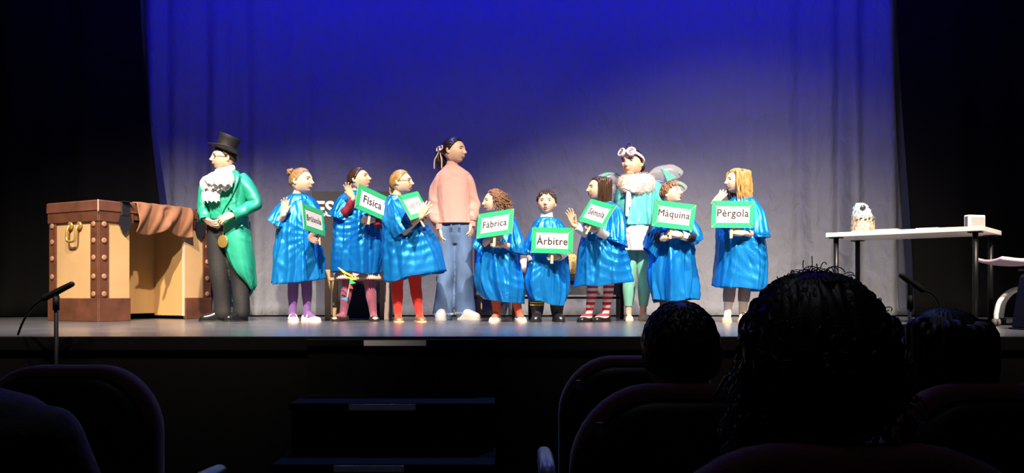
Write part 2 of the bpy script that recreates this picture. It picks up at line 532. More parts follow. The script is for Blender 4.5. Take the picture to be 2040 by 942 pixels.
o = local('paper_drape', (np.array(V), grid_faces(30, 60, False)), mat('brown_paper', (0.27, 0.118, 0.058), 0.75, bump=0.3, bscale=18, var=0.2, vscale=6), trunk, True)
sd = o.modifiers.new('t', 'SOLIDIFY'); sd.thickness = 0.012; sd.offset = 1

# ------------------------------------------------------------------ desk on the right
zt = 0.72
Aq, Bq, Cq, Dq = [np.array([2.585, 7.07]), np.array([3.43, 6.36]), np.array([3.88, 6.74]), np.array([3.05, 7.45])]
ang = math.atan2(*(Bq - Aq)[::-1])
cen = (Aq + Bq + Cq + Dq) / 4
desk = thing('desk', 'white topped desk on four black legs at the right of the stage', 'desk', (cen[0], cen[1], 0), ang)
DW, DD = float(np.linalg.norm(Bq - Aq)) * 1.05, 0.66
white_top = mat('white_laminate', (0.80, 0.76, 0.70), 0.4)
blackmetal = mat('black_metal', (0.005, 0.005, 0.006), 0.4, spec=0.3)
local('tabletop', box((0, 0, zt), (DW, DD, 0.036), 0.003), white_top, desk)
for sx in (-1, 1):
    for sy in (-1, 1):
        lx, ly = sx * (DW / 2 - 0.065), sy * (DD / 2 - 0.065)
        lg = local('leg', cyl((lx, ly, 0.012), (lx, ly, zt - 0.025), 0.020, 16), blackmetal, desk, True)
        local('leg_plate', box((lx, ly, zt - 0.022), (0.09, 0.09, 0.008)), blackmetal, lg)
        local('foot_pad', cyl((lx, ly, 0), (lx, ly, 0.014), 0.024, 14), blackmetal, lg)
Rd = rotz(ang); ztop = zt + 0.018


def on_desk(lx, ly): return np.array([cen[0], cen[1], 0]) + Rd @ np.array([lx, ly, ztop])


# crinkled bag
bagp = on_desk(-DW / 2 + 0.22, -0.08)
a = np.linspace(0, 2 * np.pi, 56, endpoint=False); tt = np.linspace(0, 1, 44)


def bagr(t): return np.interp(t, [0, 0.05, 0.25, 0.5, 0.62, 0.75, 0.88, 1.0], [0.092, 0.096, 0.093, 0.088, 0.076, 0.064, 0.05, 0.018])


def bag_loft(t0, t1, n, seed, amp):
    V = []
    for t in np.linspace(t0, t1, n):
        for q in a:
            cr = amp * (abs(math.sin(q * 7 + 9 * t + seed)) + 0.7 * math.sin(q * 13 - 23 * t) + 0.6 * math.sin(31 * t + 3 * math.sin(q * 3)))
            r = bagr(t) + cr * (0.3 + t)
            V.append((bagp[0] - 0.035 * max(0, t - 0.4) + r * math.cos(q), bagp[1] + 0.8 * r * math.sin(q), bagp[2] + 0.252 * t))
    Fs = grid_faces(n, len(a)); Fs.append(tuple(range(len(a)))[::-1]); Fs.append(tuple((n - 1) * len(a) + j for j in range(len(a))))
    return np.array(V), Fs


bag = thing('gift_bag', 'crinkled pale blue plastic bag full of gold coins at the left end of the desk', 'bag', bagp)
bagm = mat('bag_plastic', (0.55, 0.72, 0.80), 0.15, metal=0.35, bump=0.4, bscale=28, var=0.2, vscale=25)
coinm = mat('bag_coins', (0.72, 0.58, 0.42), 0.25, metal=0.55, bump=0.9, bscale=60, var=0.7, vscale=45)
put('upper_bag', bag_loft(0.56, 1.0, 24, 1, 0.006), bagm, bag)
put('coin_filling', bag_loft(0, 0.6, 26, 2, 0.004), coinm, bag)
put('opening', ellipsoid(bagp + np.array([-0.02, -0.050, 0.205]), (0.024, 0.012, 0.026)), mat('bag_hole', (0.03, 0.035, 0.05), 0.3), bag)
for k in range(7):
    q = -2.4 + k * 0.36
    put('dark_stripe', box(bagp + np.array([0.095 * math.cos(q), 0.078 * math.sin(q), 0.11 + 0.012 * (k % 2)]), (0.02, 0.012, 0.012 + 0.004 * (k % 3)), 0.003), mat('bag_dark', (0.05, 0.05, 0.07), 0.3), bag)
# papers
paper_w = mat('white_paper', (0.80, 0.77, 0.70), 0.7); paper_y = mat('yellow_paper', (0.75, 0.58, 0.25), 0.7)
for lx, ly, w, dd, th, m, rz, lab in ((-0.16, -0.10, 0.18, 0.15, 0.020, paper_w, 0.05, 'white booklet lying nearest the bag on the desk'), (0.05, -0.02, 0.19, 0.15, 0.014, paper_y, -0.2, 'yellow paper sheet next to the white booklet on the desk'),
                                     (0.17, -0.20, 0.16, 0.10, 0.010, paper_w, 0.1, 'thin white paper in the middle of the desk front'), (0.26, 0.10, 0.22, 0.2, 0.024, paper_y, 0.1, 'yellow folder in front of the white box on the desk')):
    p = on_desk(lx, ly)
    o = local('paper', box((0, 0, th / 2 + 0.0005), (w, dd, th), 0.001), m); o.location = p; o.rotation_euler = (0, 0, ang + rz)
    tag(o, lab, 'paper')
p = on_desk(DW / 2 - 0.13, 0.03)
rad = thing('white_box', 'small white box with a grey front panel standing on the desk', 'box', p, ang + 0.95)
wp = mat('white_plastic', (0.82, 0.80, 0.78), 0.35); gp = mat('grey_panel', (0.36, 0.36, 0.34), 0.5, bump=0.2, bscale=200)
local('case', box((0, 0, 0.056), (0.155, 0.055, 0.11), 0.006), wp, rad)
local('front_panel', box((0.004, -0.028, 0.054), (0.125, 0.008, 0.082), 0.002), gp, rad)
local('side_slot', box((-0.078, 0, 0.056), (0.006, 0.028, 0.085), 0.002), mat('slot_dark', (0.08, 0.08, 0.09), 0.5), rad)

# ------------------------------------------------------------------ swivel chair, half out of the frame
c0 = np.array([(2062 - 1020) / F * 6.3, 6.3, 0])
oc = thing('office_chair', 'swivel chair with pale pink shell, white arched base and curved seat beside the desk', 'chair', c0)
wh = mat('white_lacquer', (0.85, 0.83, 0.82), 0.3); navy = mat('navy_cloth', (0.005, 0.007, 0.016), 0.95, bump=0.1, bscale=40, spec=0.1)
pinkp = mat('pink_plastic', (0.74, 0.55, 0.66), 0.4)
for k in range(5):
    th = math.pi + k * 2 * math.pi / 5
    d = np.array([math.cos(th), math.sin(th), 0])
    pts = [c0 + d * r + np.array([0, 0, z]) for r, z in ((0.02, 0.275), (0.12, 0.275), (0.20, 0.245), (0.262, 0.18), (0.285, 0.10), (0.288, 0.058))]
    lg = put('leg', tube(pts, 0.017, 12, 24), wh, oc)
    e = c0 + d * 0.288
    put('caster', join(cyl(e + [-0.022, 0, 0.027], e + [-0.008, 0, 0.027], 0.027, 18), cyl(e + [0.008, 0, 0.027], e + [0.022, 0, 0.027], 0.027, 18), box(e + [0, 0, 0.045], (0.02, 0.03, 0.03), 0.004)), mat('caster_grey', (0.12, 0.11, 0.11), 0.4), lg)
put('column', cyl(c0 + [0, 0, 0.25], c0 + [0, 0, 0.42], 0.03), blackmetal, oc)
prof = [(-0.34, 0.462), (-0.30, 0.455), (-0.24, 0.445), (-0.14, 0.440), (-0.03, 0.450), (0.08, 0.470), (0.18, 0.50), (0.25, 0.58), (0.285, 0.68), (0.30, 0.80)]
Q = spline(np.array(prof), 40); V = []
for (x, z) in Q:
    for k in range(15):
        u = -1 + 2 * k / 14; V.append(c0 + np.array([x, u * 0.215 * (1 - 0.25 * max(0, -x - 0.22) / 0.12), z + 0.02 * u * u]))
o = put('seat_shell', (np.array(V), grid_faces(40, 15, False)), pinkp, oc)
sd = o.modifiers.new('shell_thickness', 'SOLIDIFY'); sd.thickness = 0.028
put('seat_plate', box(c0 + [0.0, 0, 0.415], (0.16, 0.16, 0.016), 0.004), blackmetal, oc)
# dark draped box at the very edge
d0 = 5.45; xl = (2011 - 1020) / F * (d0 + 0.3)
sp = thing('draped_box', 'dark navy cloth covered box at the right edge of the stage', 'box', (xl + 0.22, d0 + 0.15, 0))
V, Fs = box((xl + 0.22, d0 + 0.15, 0.185), (0.44, 0.30, 0.37), 0.02)
V[:, 0] += 0.16 * np.clip(V[:, 2], 0, 1) * (V[:, 0] < xl + 0.22)
put('cloth_cover', (V, Fs), navy, sp, False)
put('base_edge', box((xl + 0.22, d0 + 0.15, 0.006), (0.45, 0.31, 0.012), 0.003), navy, sp, False)

# ------------------------------------------------------------------ props behind the children
# low bench with cushion things
by = 8.22
b0, b1 = px(872, 550, by), px(1241, 550, by)
bench = thing('low_bench', 'long low bench with a dark blue seat behind the pink sweater girl and small boy', 'bench', ((b0[0] + b1[0]) / 2, by, 0))
seat_z = b0[2]
blueb = mat('dark_blue_vinyl', (0.010, 0.035, 0.075), 0.5); greyd = mat('bench_grey', (0.10, 0.10, 0.11), 0.6)
W = b1[0] - b0[0]; mx = (b0[0] + b1[0]) / 2
put('seat', box((mx, by, seat_z - 0.03), (W, 0.38, 0.06), 0.012), blueb, bench, False)
put('apron', box((mx, by, seat_z - 0.12), (W - 0.06, 0.30, 0.12)), greyd, bench, False)
for q in (b0[0] + 0.03, mx, b1[0] - 0.03):
    for s in (-1, 1):
        put('leg', box((q, by + s * 0.15, (seat_z - 0.06) / 2), (0.035, 0.035, seat_z - 0.06)), blackmetal, bench, False)
put('stretcher', box((mx, by - 0.15, 0.20), (W - 0.08, 0.022, 0.022)), blackmetal, bench, False)
cp = px(1045, 550, by)
cu = ellipsoid((cp[0], by - 0.04, seat_z + 0.087), (0.075, 0.10, 0.085), nu=24, nv=16)
tag(put('cushion', cu, mat('pink_fabric', (0.72, 0.50, 0.50), 0.8, bump=0.2, bscale=30)), 'pale pink cushion on the bench behind the small boy', 'cushion')
cp = px(1137, 550, by)
V, Fs = box((cp[0], by - 0.03, seat_z + 0.105), (0.12, 0.16, 0.21), 0.03)
tag(put('straw_bale', (V, Fs), mat('straw', (0.50, 0.36, 0.12), 0.6, bump=1.0, bscale=90, var=0.6, vscale=60)), 'golden straw bale on the bench between the boy and the girl in striped socks', 'straw bale')
wcp = px(1140, 590, 8.25)
# wooden chair with bunting, behind the second girl
wood = mat('pale_pine', (0.58, 0.38, 0.17), 0.55, bump=0.1, bscale=30, stretch=(1, 1, 0.1), var=0.15, vscale=12)
wc = thing('wooden_stool', 'pale pine stool behind the girl in maroon tights', 'stool', (*px(712, 637, 7.72)[:2], 0))
yf, yb = 7.72, 7.98
for x, yy, top in ((653, yf, 537), (668, yb, 556), (771, yf, 556), (762, yb, 556)):
    q = px(x, 585, yy); zt_ = px(x, top, yy)[2]
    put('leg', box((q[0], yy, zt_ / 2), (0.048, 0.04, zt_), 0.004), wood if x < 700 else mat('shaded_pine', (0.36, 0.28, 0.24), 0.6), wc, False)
xa, xb = px(655, 0, yf)[0], px(773, 0, yf)[0]
zs = px(700, 556, yf)[2]
put('seat', box(((xa + xb) / 2, (yf + yb) / 2, zs), (xb - xa, yb - yf + 0.05, 0.028), 0.004), wood, wc, False)
put('rail', box((xa + 0.05, (yf + yb) / 2, 0.15), (0.02, yb - yf, 0.025)), wood, wc, False)
bp_ = px(664, 543, 7.66)
tag(put('plush_foot', join(ellipsoid((bp_[0] + 0.04, 7.74, zs + 0.082), (0.045, 0.04, 0.06)), ellipsoid((bp_[0] + 0.02, 7.72, zs + 0.044), (0.03, 0.035, 0.022))), mat('plush', (0.72, 0.52, 0.38), 0.9, bump=0.3, bscale=80)), 'small beige stuffed toy on the left edge of the pine stool', 'toy')
# pine chair behind the bench
pc = thing('wooden_chair', 'pale pine chair behind the bench, its back post by the curly girl', 'chair', (px(990, 600, 8.65)[0], 8.65, 0))
xa, xb = px(957, 0, 8.8)[0], px(1023, 0, 8.8)[0]
for x in (xa, xb):
    zt_ = px(0, 432, 8.8)[2]
    put('leg', box((x, 8.80, zt_ / 2), (0.034, 0.03, zt_), 0.004), wood, pc, False)
    put('leg', box((x, 8.49, 0.205), (0.034, 0.03, 0.41), 0.004), wood, pc, False)
put('seat', box(((xa + xb) / 2, 8.64, 0.425), (xb - xa + 0.05, 0.36, 0.03), 0.006), wood, pc, False)
for z in (0.62, 0.78): put('back_slat', box(((xa + xb) / 2, 8.80, z), (xb - xa, 0.018, 0.06), 0.004), wood, pc, False)
# dark board with lettering on a box
bdy = 8.36
bl, br = px(622, 381, bdy), px(778, 537, bdy)
crate = thing('dark_crate', 'dark navy draped box under the blackboard behind the pine stool', 'crate', ((bl[0] + br[0]) / 2, bdy + 0.03, 0))
put('crate_body', box(((bl[0] + br[0]) / 2 + 0.12, bdy + 0.04, br[2] / 2), (0.52, 0.26, br[2] - 0.004), 0.01), mat('navy_drape', (0.012, 0.014, 0.03), 0.8), crate, False)
put('crate_lid', box(((bl[0] + br[0]) / 2, bdy + 0.04, br[2] - 0.012), (br[0] - bl[0] - 0.06, 0.28, 0.02), 0.004), mat('navy_drape', (0, 0, 0)), crate, False)
board = thing('blackboard', 'dark charcoal board with big white letters behind the two girls on the left', 'board', ((bl[0] + br[0]) / 2, bdy, br[2]))
put('panel', box(((bl[0] + br[0]) / 2, bdy, (bl[2] + br[2]) / 2), (br[0] - bl[0], 0.02, bl[2] - br[2] - 0.002), 0.003), mat('charcoal_board', (0.040, 0.038, 0.040), 0.7, bump=0.1, bscale=12), board, False)


def text_geo(s, width=None, height=None, depth=0.002, bold=0.0, spacing=1.0):
    """flat lettering as a mesh, centred on its baseline box, in the xz plane facing -y"""
    c = bpy.data.curves.new('t', 'FONT'); c.body = s; c.extrude = depth; c.offset = bold; c.space_character = spacing
    c.resolution_u = 3
    o = bpy.data.objects.new('t', c); COL.objects.link(o)
    dg = bpy.context.evaluated_depsgraph_get(); m = bpy.data.meshes.new_from_object(o.evaluated_get(dg))
    V = np.array([v.co[:] for v in m.vertices]); Fs = [tuple(p.vertices) for p in m.polygons]
    bpy.data.objects.remove(o); bpy.data.curves.remove(c); bpy.data.meshes.remove(m)
    V[:, 0] -= (V[:, 0].min() + V[:, 0].max()) / 2
    w = V[:, 0].max() - V[:, 0].min()
    k = width / w if width else height / (V[:, 1].max() - V[:, 1].min())
    return np.column_stack([V[:, 0] * k, -V[:, 2], V[:, 1] * k]), Fs


tx = px(648, 430, bdy)
V, Fs = text_geo('ES', height=0.155, bold=0.03)
put('lettering', (V + np.array([tx[0], bdy - 0.014, tx[2]]), Fs), mat('letter_white', (0.8, 0.78, 0.75), 0.6), board, False, label='white letters')

# ------------------------------------------------------------------ microphones on low stands in front of the stage edge
def mic(name, label, x, d, top, ends, boom=None):
    p = px(x, 640, d)
    t = thing(name, label, 'microphone stand', (p[0], d, FLOOR_Z))
    bm = mat('mic_black', (0.004, 0.004, 0.005), 0.6)
    zt = px(x, top, d)[2]
    put('pole', cyl((p[0], d, FLOOR_Z + 0.02), (p[0], d, zt), 0.011, 12), bm, t)
    put('clutch', cyl((p[0], d, zt - 0.07), (p[0], d, zt + 0.005), 0.017, 14), bm, t)
    for k in range(3):
        th = k * 2.1 + 0.4
        put('leg', tube([(p[0], d, FLOOR_Z + 0.16), (p[0] + 0.26 * math.cos(th), d + 0.16 * math.sin(th), FLOOR_Z + 0.012)], 0.009, 8), bm, t)
    a_, b_ = px(*ends[0], d), px(*ends[1], d)
    m = put('microphone', tube([a_, a_ * 0.55 + b_ * 0.45, b_], [0.015, 0.017, 0.018], 14, 12), bm, t)
    put('clip', tube([(p[0], d, zt - 0.01), (p[0], d, (a_ * 0.5 + b_ * 0.5)[2])], 0.014, 10), bm, m)
    if boom: put('cable', tube([px(*q, d + dd) for q, dd in boom], 0.006, 8, 30), bm, t)


mic('microphone_stand', 'black microphone on a thin stand in front of the trunk', 112, 4.60, 592, ((143, 566), (88, 594)),
    [((88, 594), 0), ((70, 607), 0.02), ((55, 625), 0.08), ((44, 645), 0.14), ((36, 666), 0.16)])
mic('microphone_stand', 'black microphone on a thick stand in front of the desk', 1813, 4.60, 590, ((1796, 549), (1836, 577)),
    [((1836, 577), 0), ((1856, 585), 0.02), ((1870, 605), 0.03), ((1874, 640), 0.02), ((1874, 690), 0)])
# ================================================================== people: builders
SKIN = mat('skin', (0.76, 0.485, 0.345), 0.5, bump=0.03, bscale=120)
SKIN_D = mat('warm_skin', (0.62, 0.36, 0.25), 0.5)
EYE_W = mat('eye_white', (0.75, 0.72, 0.70), 0.25)
IRIS = mat('dark_iris', (0.03, 0.015, 0.01), 0.15)
LIP = mat('lip_pink', (0.60, 0.25, 0.20), 0.4)
MOUTH = mat('mouth_dark', (0.16, 0.02, 0.02), 0.5)
TOOTH = mat('teeth', (0.85, 0.80, 0.72), 0.3)
BROWN_H = mat('brown_hair', (0.045, 0.022, 0.012), 0.38, var=0.35, vscale=30)
DARK_H = mat('dark_hair', (0.022, 0.011, 0.008), 0.35, var=0.3, vscale=30)
BLOND_H = mat('blond_hair', (0.37, 0.20, 0.065), 0.42, var=0.55, vscale=22, stretch=(3, 3, 0.4))
DBLOND_H = mat('dark_blond_hair', (0.26, 0.15, 0.065), 0.42, var=0.3, vscale=30)
CURL_H = mat('curly_hair', (0.21, 0.105, 0.055), 0.45, var=0.35, vscale=40)
LBROWN_H = mat('light_brown_hair', (0.17, 0.085, 0.038), 0.45, var=0.3, vscale=30)


def head_surface(S):
    """unit directions -> head surface, head height 1, face towards -y"""
    sx, sy, sz = S[:, 0], S[:, 1], S[:, 2]
    f = np.maximum(-sy, 0)
    e = np.where((sz < 0) & (sy < 0), 0.78, 1.0)
    X = 0.375 * np.sign(sx) * np.abs(sx) ** 0.92
    Y = 0.47 * np.sign(sy) * np.abs(sy) ** e
    Z = 0.5 * np.sign(sz) * np.abs(sz) ** np.where((sz < 0) & (sy < 0.3), 0.86, 1.0)
    tz = np.clip(-sz, 0, 1)
    X = X * (1 - 0.30 * tz ** 1.6 * sstep(0.4, -0.3, sy))
    Y = np.where(sy > 0, Y * (1 - 0.42 * sstep(0.1, 0.9, tz)), Y * (1 + 0.05 * sstep(0.3, 0.9, tz) - 0.06 * sstep(0.3, 0.9, sz)))
    Y = Y - 0.015 * sstep(0.55, 0.9, tz) * sstep(0.0, 0.4, f)
    front = sstep(0.05, 0.5, f)
    # brow, sockets, nose, cheeks, lips, chin
    Y = Y - 0.014 * np.exp(-((Z - 0.095) / 0.04) ** 2) * np.exp(-(X / 0.22) ** 4) * front
    for s in (-1, 1):
        Y = Y + 0.040 * np.exp(-((X - s * 0.155) / 0.075) ** 2 - ((Z - 0.02) / 0.055) ** 2) * front
        Y = Y - 0.026 * np.exp(-((X - s * 0.20) / 0.10) ** 2 - ((Z + 0.12) / 0.10) ** 2) * front
        Y = Y - 0.030 * np.exp(-((X - s * 0.045) / 0.030) ** 2 - ((Z + 0.125) / 0.030) ** 2) * front
    prof = np.interp(Z, [-0.19, -0.155, -0.12, -0.04, 0.06, 0.12], [0, 0.10, 0.135, 0.075, 0.022, 0.0])
    Y = Y - prof * np.exp(-(X / 0.055) ** 2) * front
    Y = Y - 0.034 * np.exp(-(X / 0.11) ** 2 - ((Z + 0.225) / 0.028) ** 2) * front
    Y = Y - 0.030 * np.exp(-(X / 0.10) ** 2 - ((Z + 0.285) / 0.026) ** 2) * front
    Y = Y + 0.016 * np.exp(-(X / 0.14) ** 2 - ((Z + 0.345) / 0.03) ** 2) * front
    Y = Y - 0.028 * np.exp(-(X / 0.12) ** 2 - ((Z + 0.42) / 0.05) ** 2) * front
    return np.column_stack([X, Y, Z])


def sphere_dirs(nu, nv):
    th = np.linspace(0.02, np.pi - 0.02, nv); ph = np.linspace(0, 2 * np.pi, nu, endpoint=False)
    T, Pp = np.meshgrid(th, ph, indexing='ij')
    return np.column_stack([(np.sin(T) * np.sin(Pp)).ravel(), (-np.sin(T) * np.cos(Pp)).ravel(), np.cos(T).ravel()])


def head_geo(nu=72, nv=60):
    V = head_surface(sphere_dirs(nu, nv))
    Fs = [(a, d, c, b) for a, b, c, d in grid_faces(nv, nu)]
    Fs.append(tuple(range(nu))); Fs.append(tuple((nv - 1) * nu + j for j in range(nu))[::-1])
    return V, Fs


def face_y(x, z):
    """front of the face at (x, z), head units"""
    S = sphere_dirs(144, 120); V = HEAD_DENSE
    m = V[:, 1] < 0
    d = (V[:, 0] - x) ** 2 + (V[:, 2] - z) ** 2
    return float(V[np.argmin(np.where(m, d, 9)), 1])


HEAD_DENSE = head_surface(sphere_dirs(144, 120))


class Head:
    def __init__(s, c, H, yaw, pitch=0.0, roll=0.0):
        s.c = np.asarray(c, float); s.H = H
        s.R = rotz(math.radians(yaw)) @ rotx(-math.radians(pitch)) @ roty(math.radians(roll))

    def __call__(s, V): return np.asarray(V, float) * s.H @ s.R.T + s.c

    def geo(s, g): return s(g[0]), g[1]


def hair_cap(hd, thick=0.045, front=0.30, side=0.06, nape=-0.30, axis=(0, 0.6, 0.8), groove=46, amp=0.010, part=False, fringe=0.0, seed=0):
    """close-lying hair over the skull; grooves run towards axis (the tie or the crown)"""
    S = sphere_dirs(96, 56); V = head_surface(S)
    lon = np.degrees(np.abs(np.arctan2(S[:, 0], -S[:, 1])))
    line = np.interp(lon, [0, 35, 55, 72, 88, 100, 180], [front, front - 0.01, front - 0.07, side + 0.05, side - 0.12, nape + 0.12, nape])
    if fringe: line = line - fringe * (0.6 + 0.4 * np.sin(S[:, 0] * 40 + seed)) * (lon < 60)
    w = sstep(-0.01, 0.09, V[:, 2] - line)
    ax = unit(axis)
    e1 = unit(np.cross(ax, [1, 0, 0.01])); e2 = np.cross(ax, e1)
    al = np.arctan2(S @ e1, S @ e2)
    g = np.sin(al * groove + 2.0 * np.sin(al * 5 + seed)) + 0.6 * np.sin(al * groove * 0.53 + seed)
    off = -0.03 + w * (0.03 + thick + amp * g * (1 - np.exp(-((1 - S @ ax) / 0.06))))
    if part: off = off - 0.02 * np.exp(-(V[:, 0] / 0.015) ** 2) * w * (V[:, 1] < 0.2)
    n = V / np.linalg.norm(V, axis=1)[:, None]
    return V + n * off[:, None], [(a, d, c, b) for a, b, c, d in grid_faces(56, 96)]


def short_locks(n, r, crown=(0.05, 0.15, 1.0), front=0.20, L=0.5, lift=0.10, rad=0.05, side=0.02):
    """short tufts lying outwards from the crown"""
    gs = []; cr = unit(crown)
    for k in range(n):
        lon = r.uniform(-math.pi, math.pi); th = r.uniform(0.1, 1.25)
        e1 = unit(np.cross(cr, [1, 0, 0.1])); e2 = np.cross(cr, e1); pts = []
        for q in np.linspace(0, 1, 6):
            t2 = th + L * q; l2 = lon + 0.25 * q * math.sin(k * 1.7)
            d = cr * math.cos(t2) + (e1 * math.cos(l2) + e2 * math.sin(l2)) * math.sin(t2)
            pts.append(head_surface(d[None])[0] * (1.05 + lift * math.sin(math.pi * (0.15 + 0.75 * q))))
        e = pts[-1]; fl = np.interp(abs(math.degrees(math.atan2(e[0], -e[1]))), [0, 50, 75, 100, 180], [front, front - 0.03, side, -0.15, -0.34])
        if e[2] < fl: continue
        gs.append(lock(pts, rad * r.uniform(0.7, 1.2), 0.012, 6, 10))
    return gs


def lock(pts, r0, r1, n=6, res=10, flat=None):
    m = len(pts)
    r = np.interp(np.linspace(0, 1, m), [0, 0.35, 1], [r0 * 0.7, r0, r1])
    return tube(pts, r, n, res, True, flat)


def hand_geo(w, d, n, L, curl=(12, 16, 10), side=1, spread=8.0, thumb=35, thumbcurl=10):
    """palm, four unequal fingers and a thumb; w wrist, d finger direction, n palm normal, side = thumb side"""
    d = unit(d); n = np.asarray(n, float); n = unit(n - d * np.dot(n, d)); s = np.cross(d, n) * side
    gs = []
    P = lambda a, b, c: w + L * (a * d + b * s + c * n)
    fw = 0.052 * L
    bases = [0.150, 0.050, -0.050, -0.145]; lens = [0.40, 0.45, 0.42, 0.33]
    for i, (b, l) in enumerate(zip(bases, lens)):
        k = P(0.50 - 0.03 * abs(i - 1.2), b, 0)
        gs.append(tube([P(-0.03, b * 0.45, 0), P(0.25, b * 0.85, 0.0), k], [0.105 * L, 0.088 * L, 0.068 * L], 10, 6))
        sp = math.radians(spread * (1.3 - i * 0.9))
        dd = d * math.cos(sp) + s * math.sin(sp)
        pts, p, a = [k], k, 0.0
        for seg, cu in zip((0.42, 0.32, 0.26), curl):
            a += math.radians(cu + 2 * i)
            p = p + L * l * seg * (dd * math.cos(a) + n * math.sin(a)); pts.append(p)
        gs.append(tube(pts, [fw * 1.12, fw * 1.02, fw * 0.95, fw * 0.80], 10, 14))
    ta = math.radians(thumb); t0 = P(0.10, 0.13, 0.03)
    td = d * math.cos(ta) + s * math.sin(ta) + n * 0.25
    t1 = t0 + L * 0.17 * unit(td); tc = math.radians(thumbcurl)
    t2 = t1 + L * 0.16 * unit(td * math.cos(tc) + n * math.sin(tc) + d * 0.15); t3 = t2 + L * 0.12 * unit(td * math.cos(2 * tc) + n * math.sin(2 * tc) + d * 0.35)
    gs.append(tube([t0, t1, t2, t3], [0.10 * L, 0.075 * L, 0.062 * L, 0.048 * L], 10, 14))
    return join(*gs)


def arm_geo(pts, L, hand, r=(0.036, 0.032, 0.030, 0.022), vox=0.0034):
    """shoulder, elbow, wrist and the hand as one surface"""
    S, E, W = pts
    g = tube([S, S * 0.45 + E * 0.55, E, E * 0.62 + W * 0.38, W], [r[0], r[0] * 0.92, r[1], r[2] * 1.05, r[3]], 16, 24)
    d = hand.get('d'); d = W - E if d is None else np.asarray(d, float)
    return union(join(g, hand_geo(W + unit(d) * 0.01, d, hand.get('n', (0, -1, 0)), L, hand.get('curl', (12, 16, 10)), hand.get('side', 1), hand.get('spread', 8), hand.get('thumb', 35), hand.get('tc', 10))), vox, 1)


FIST = (62, 80, 55)


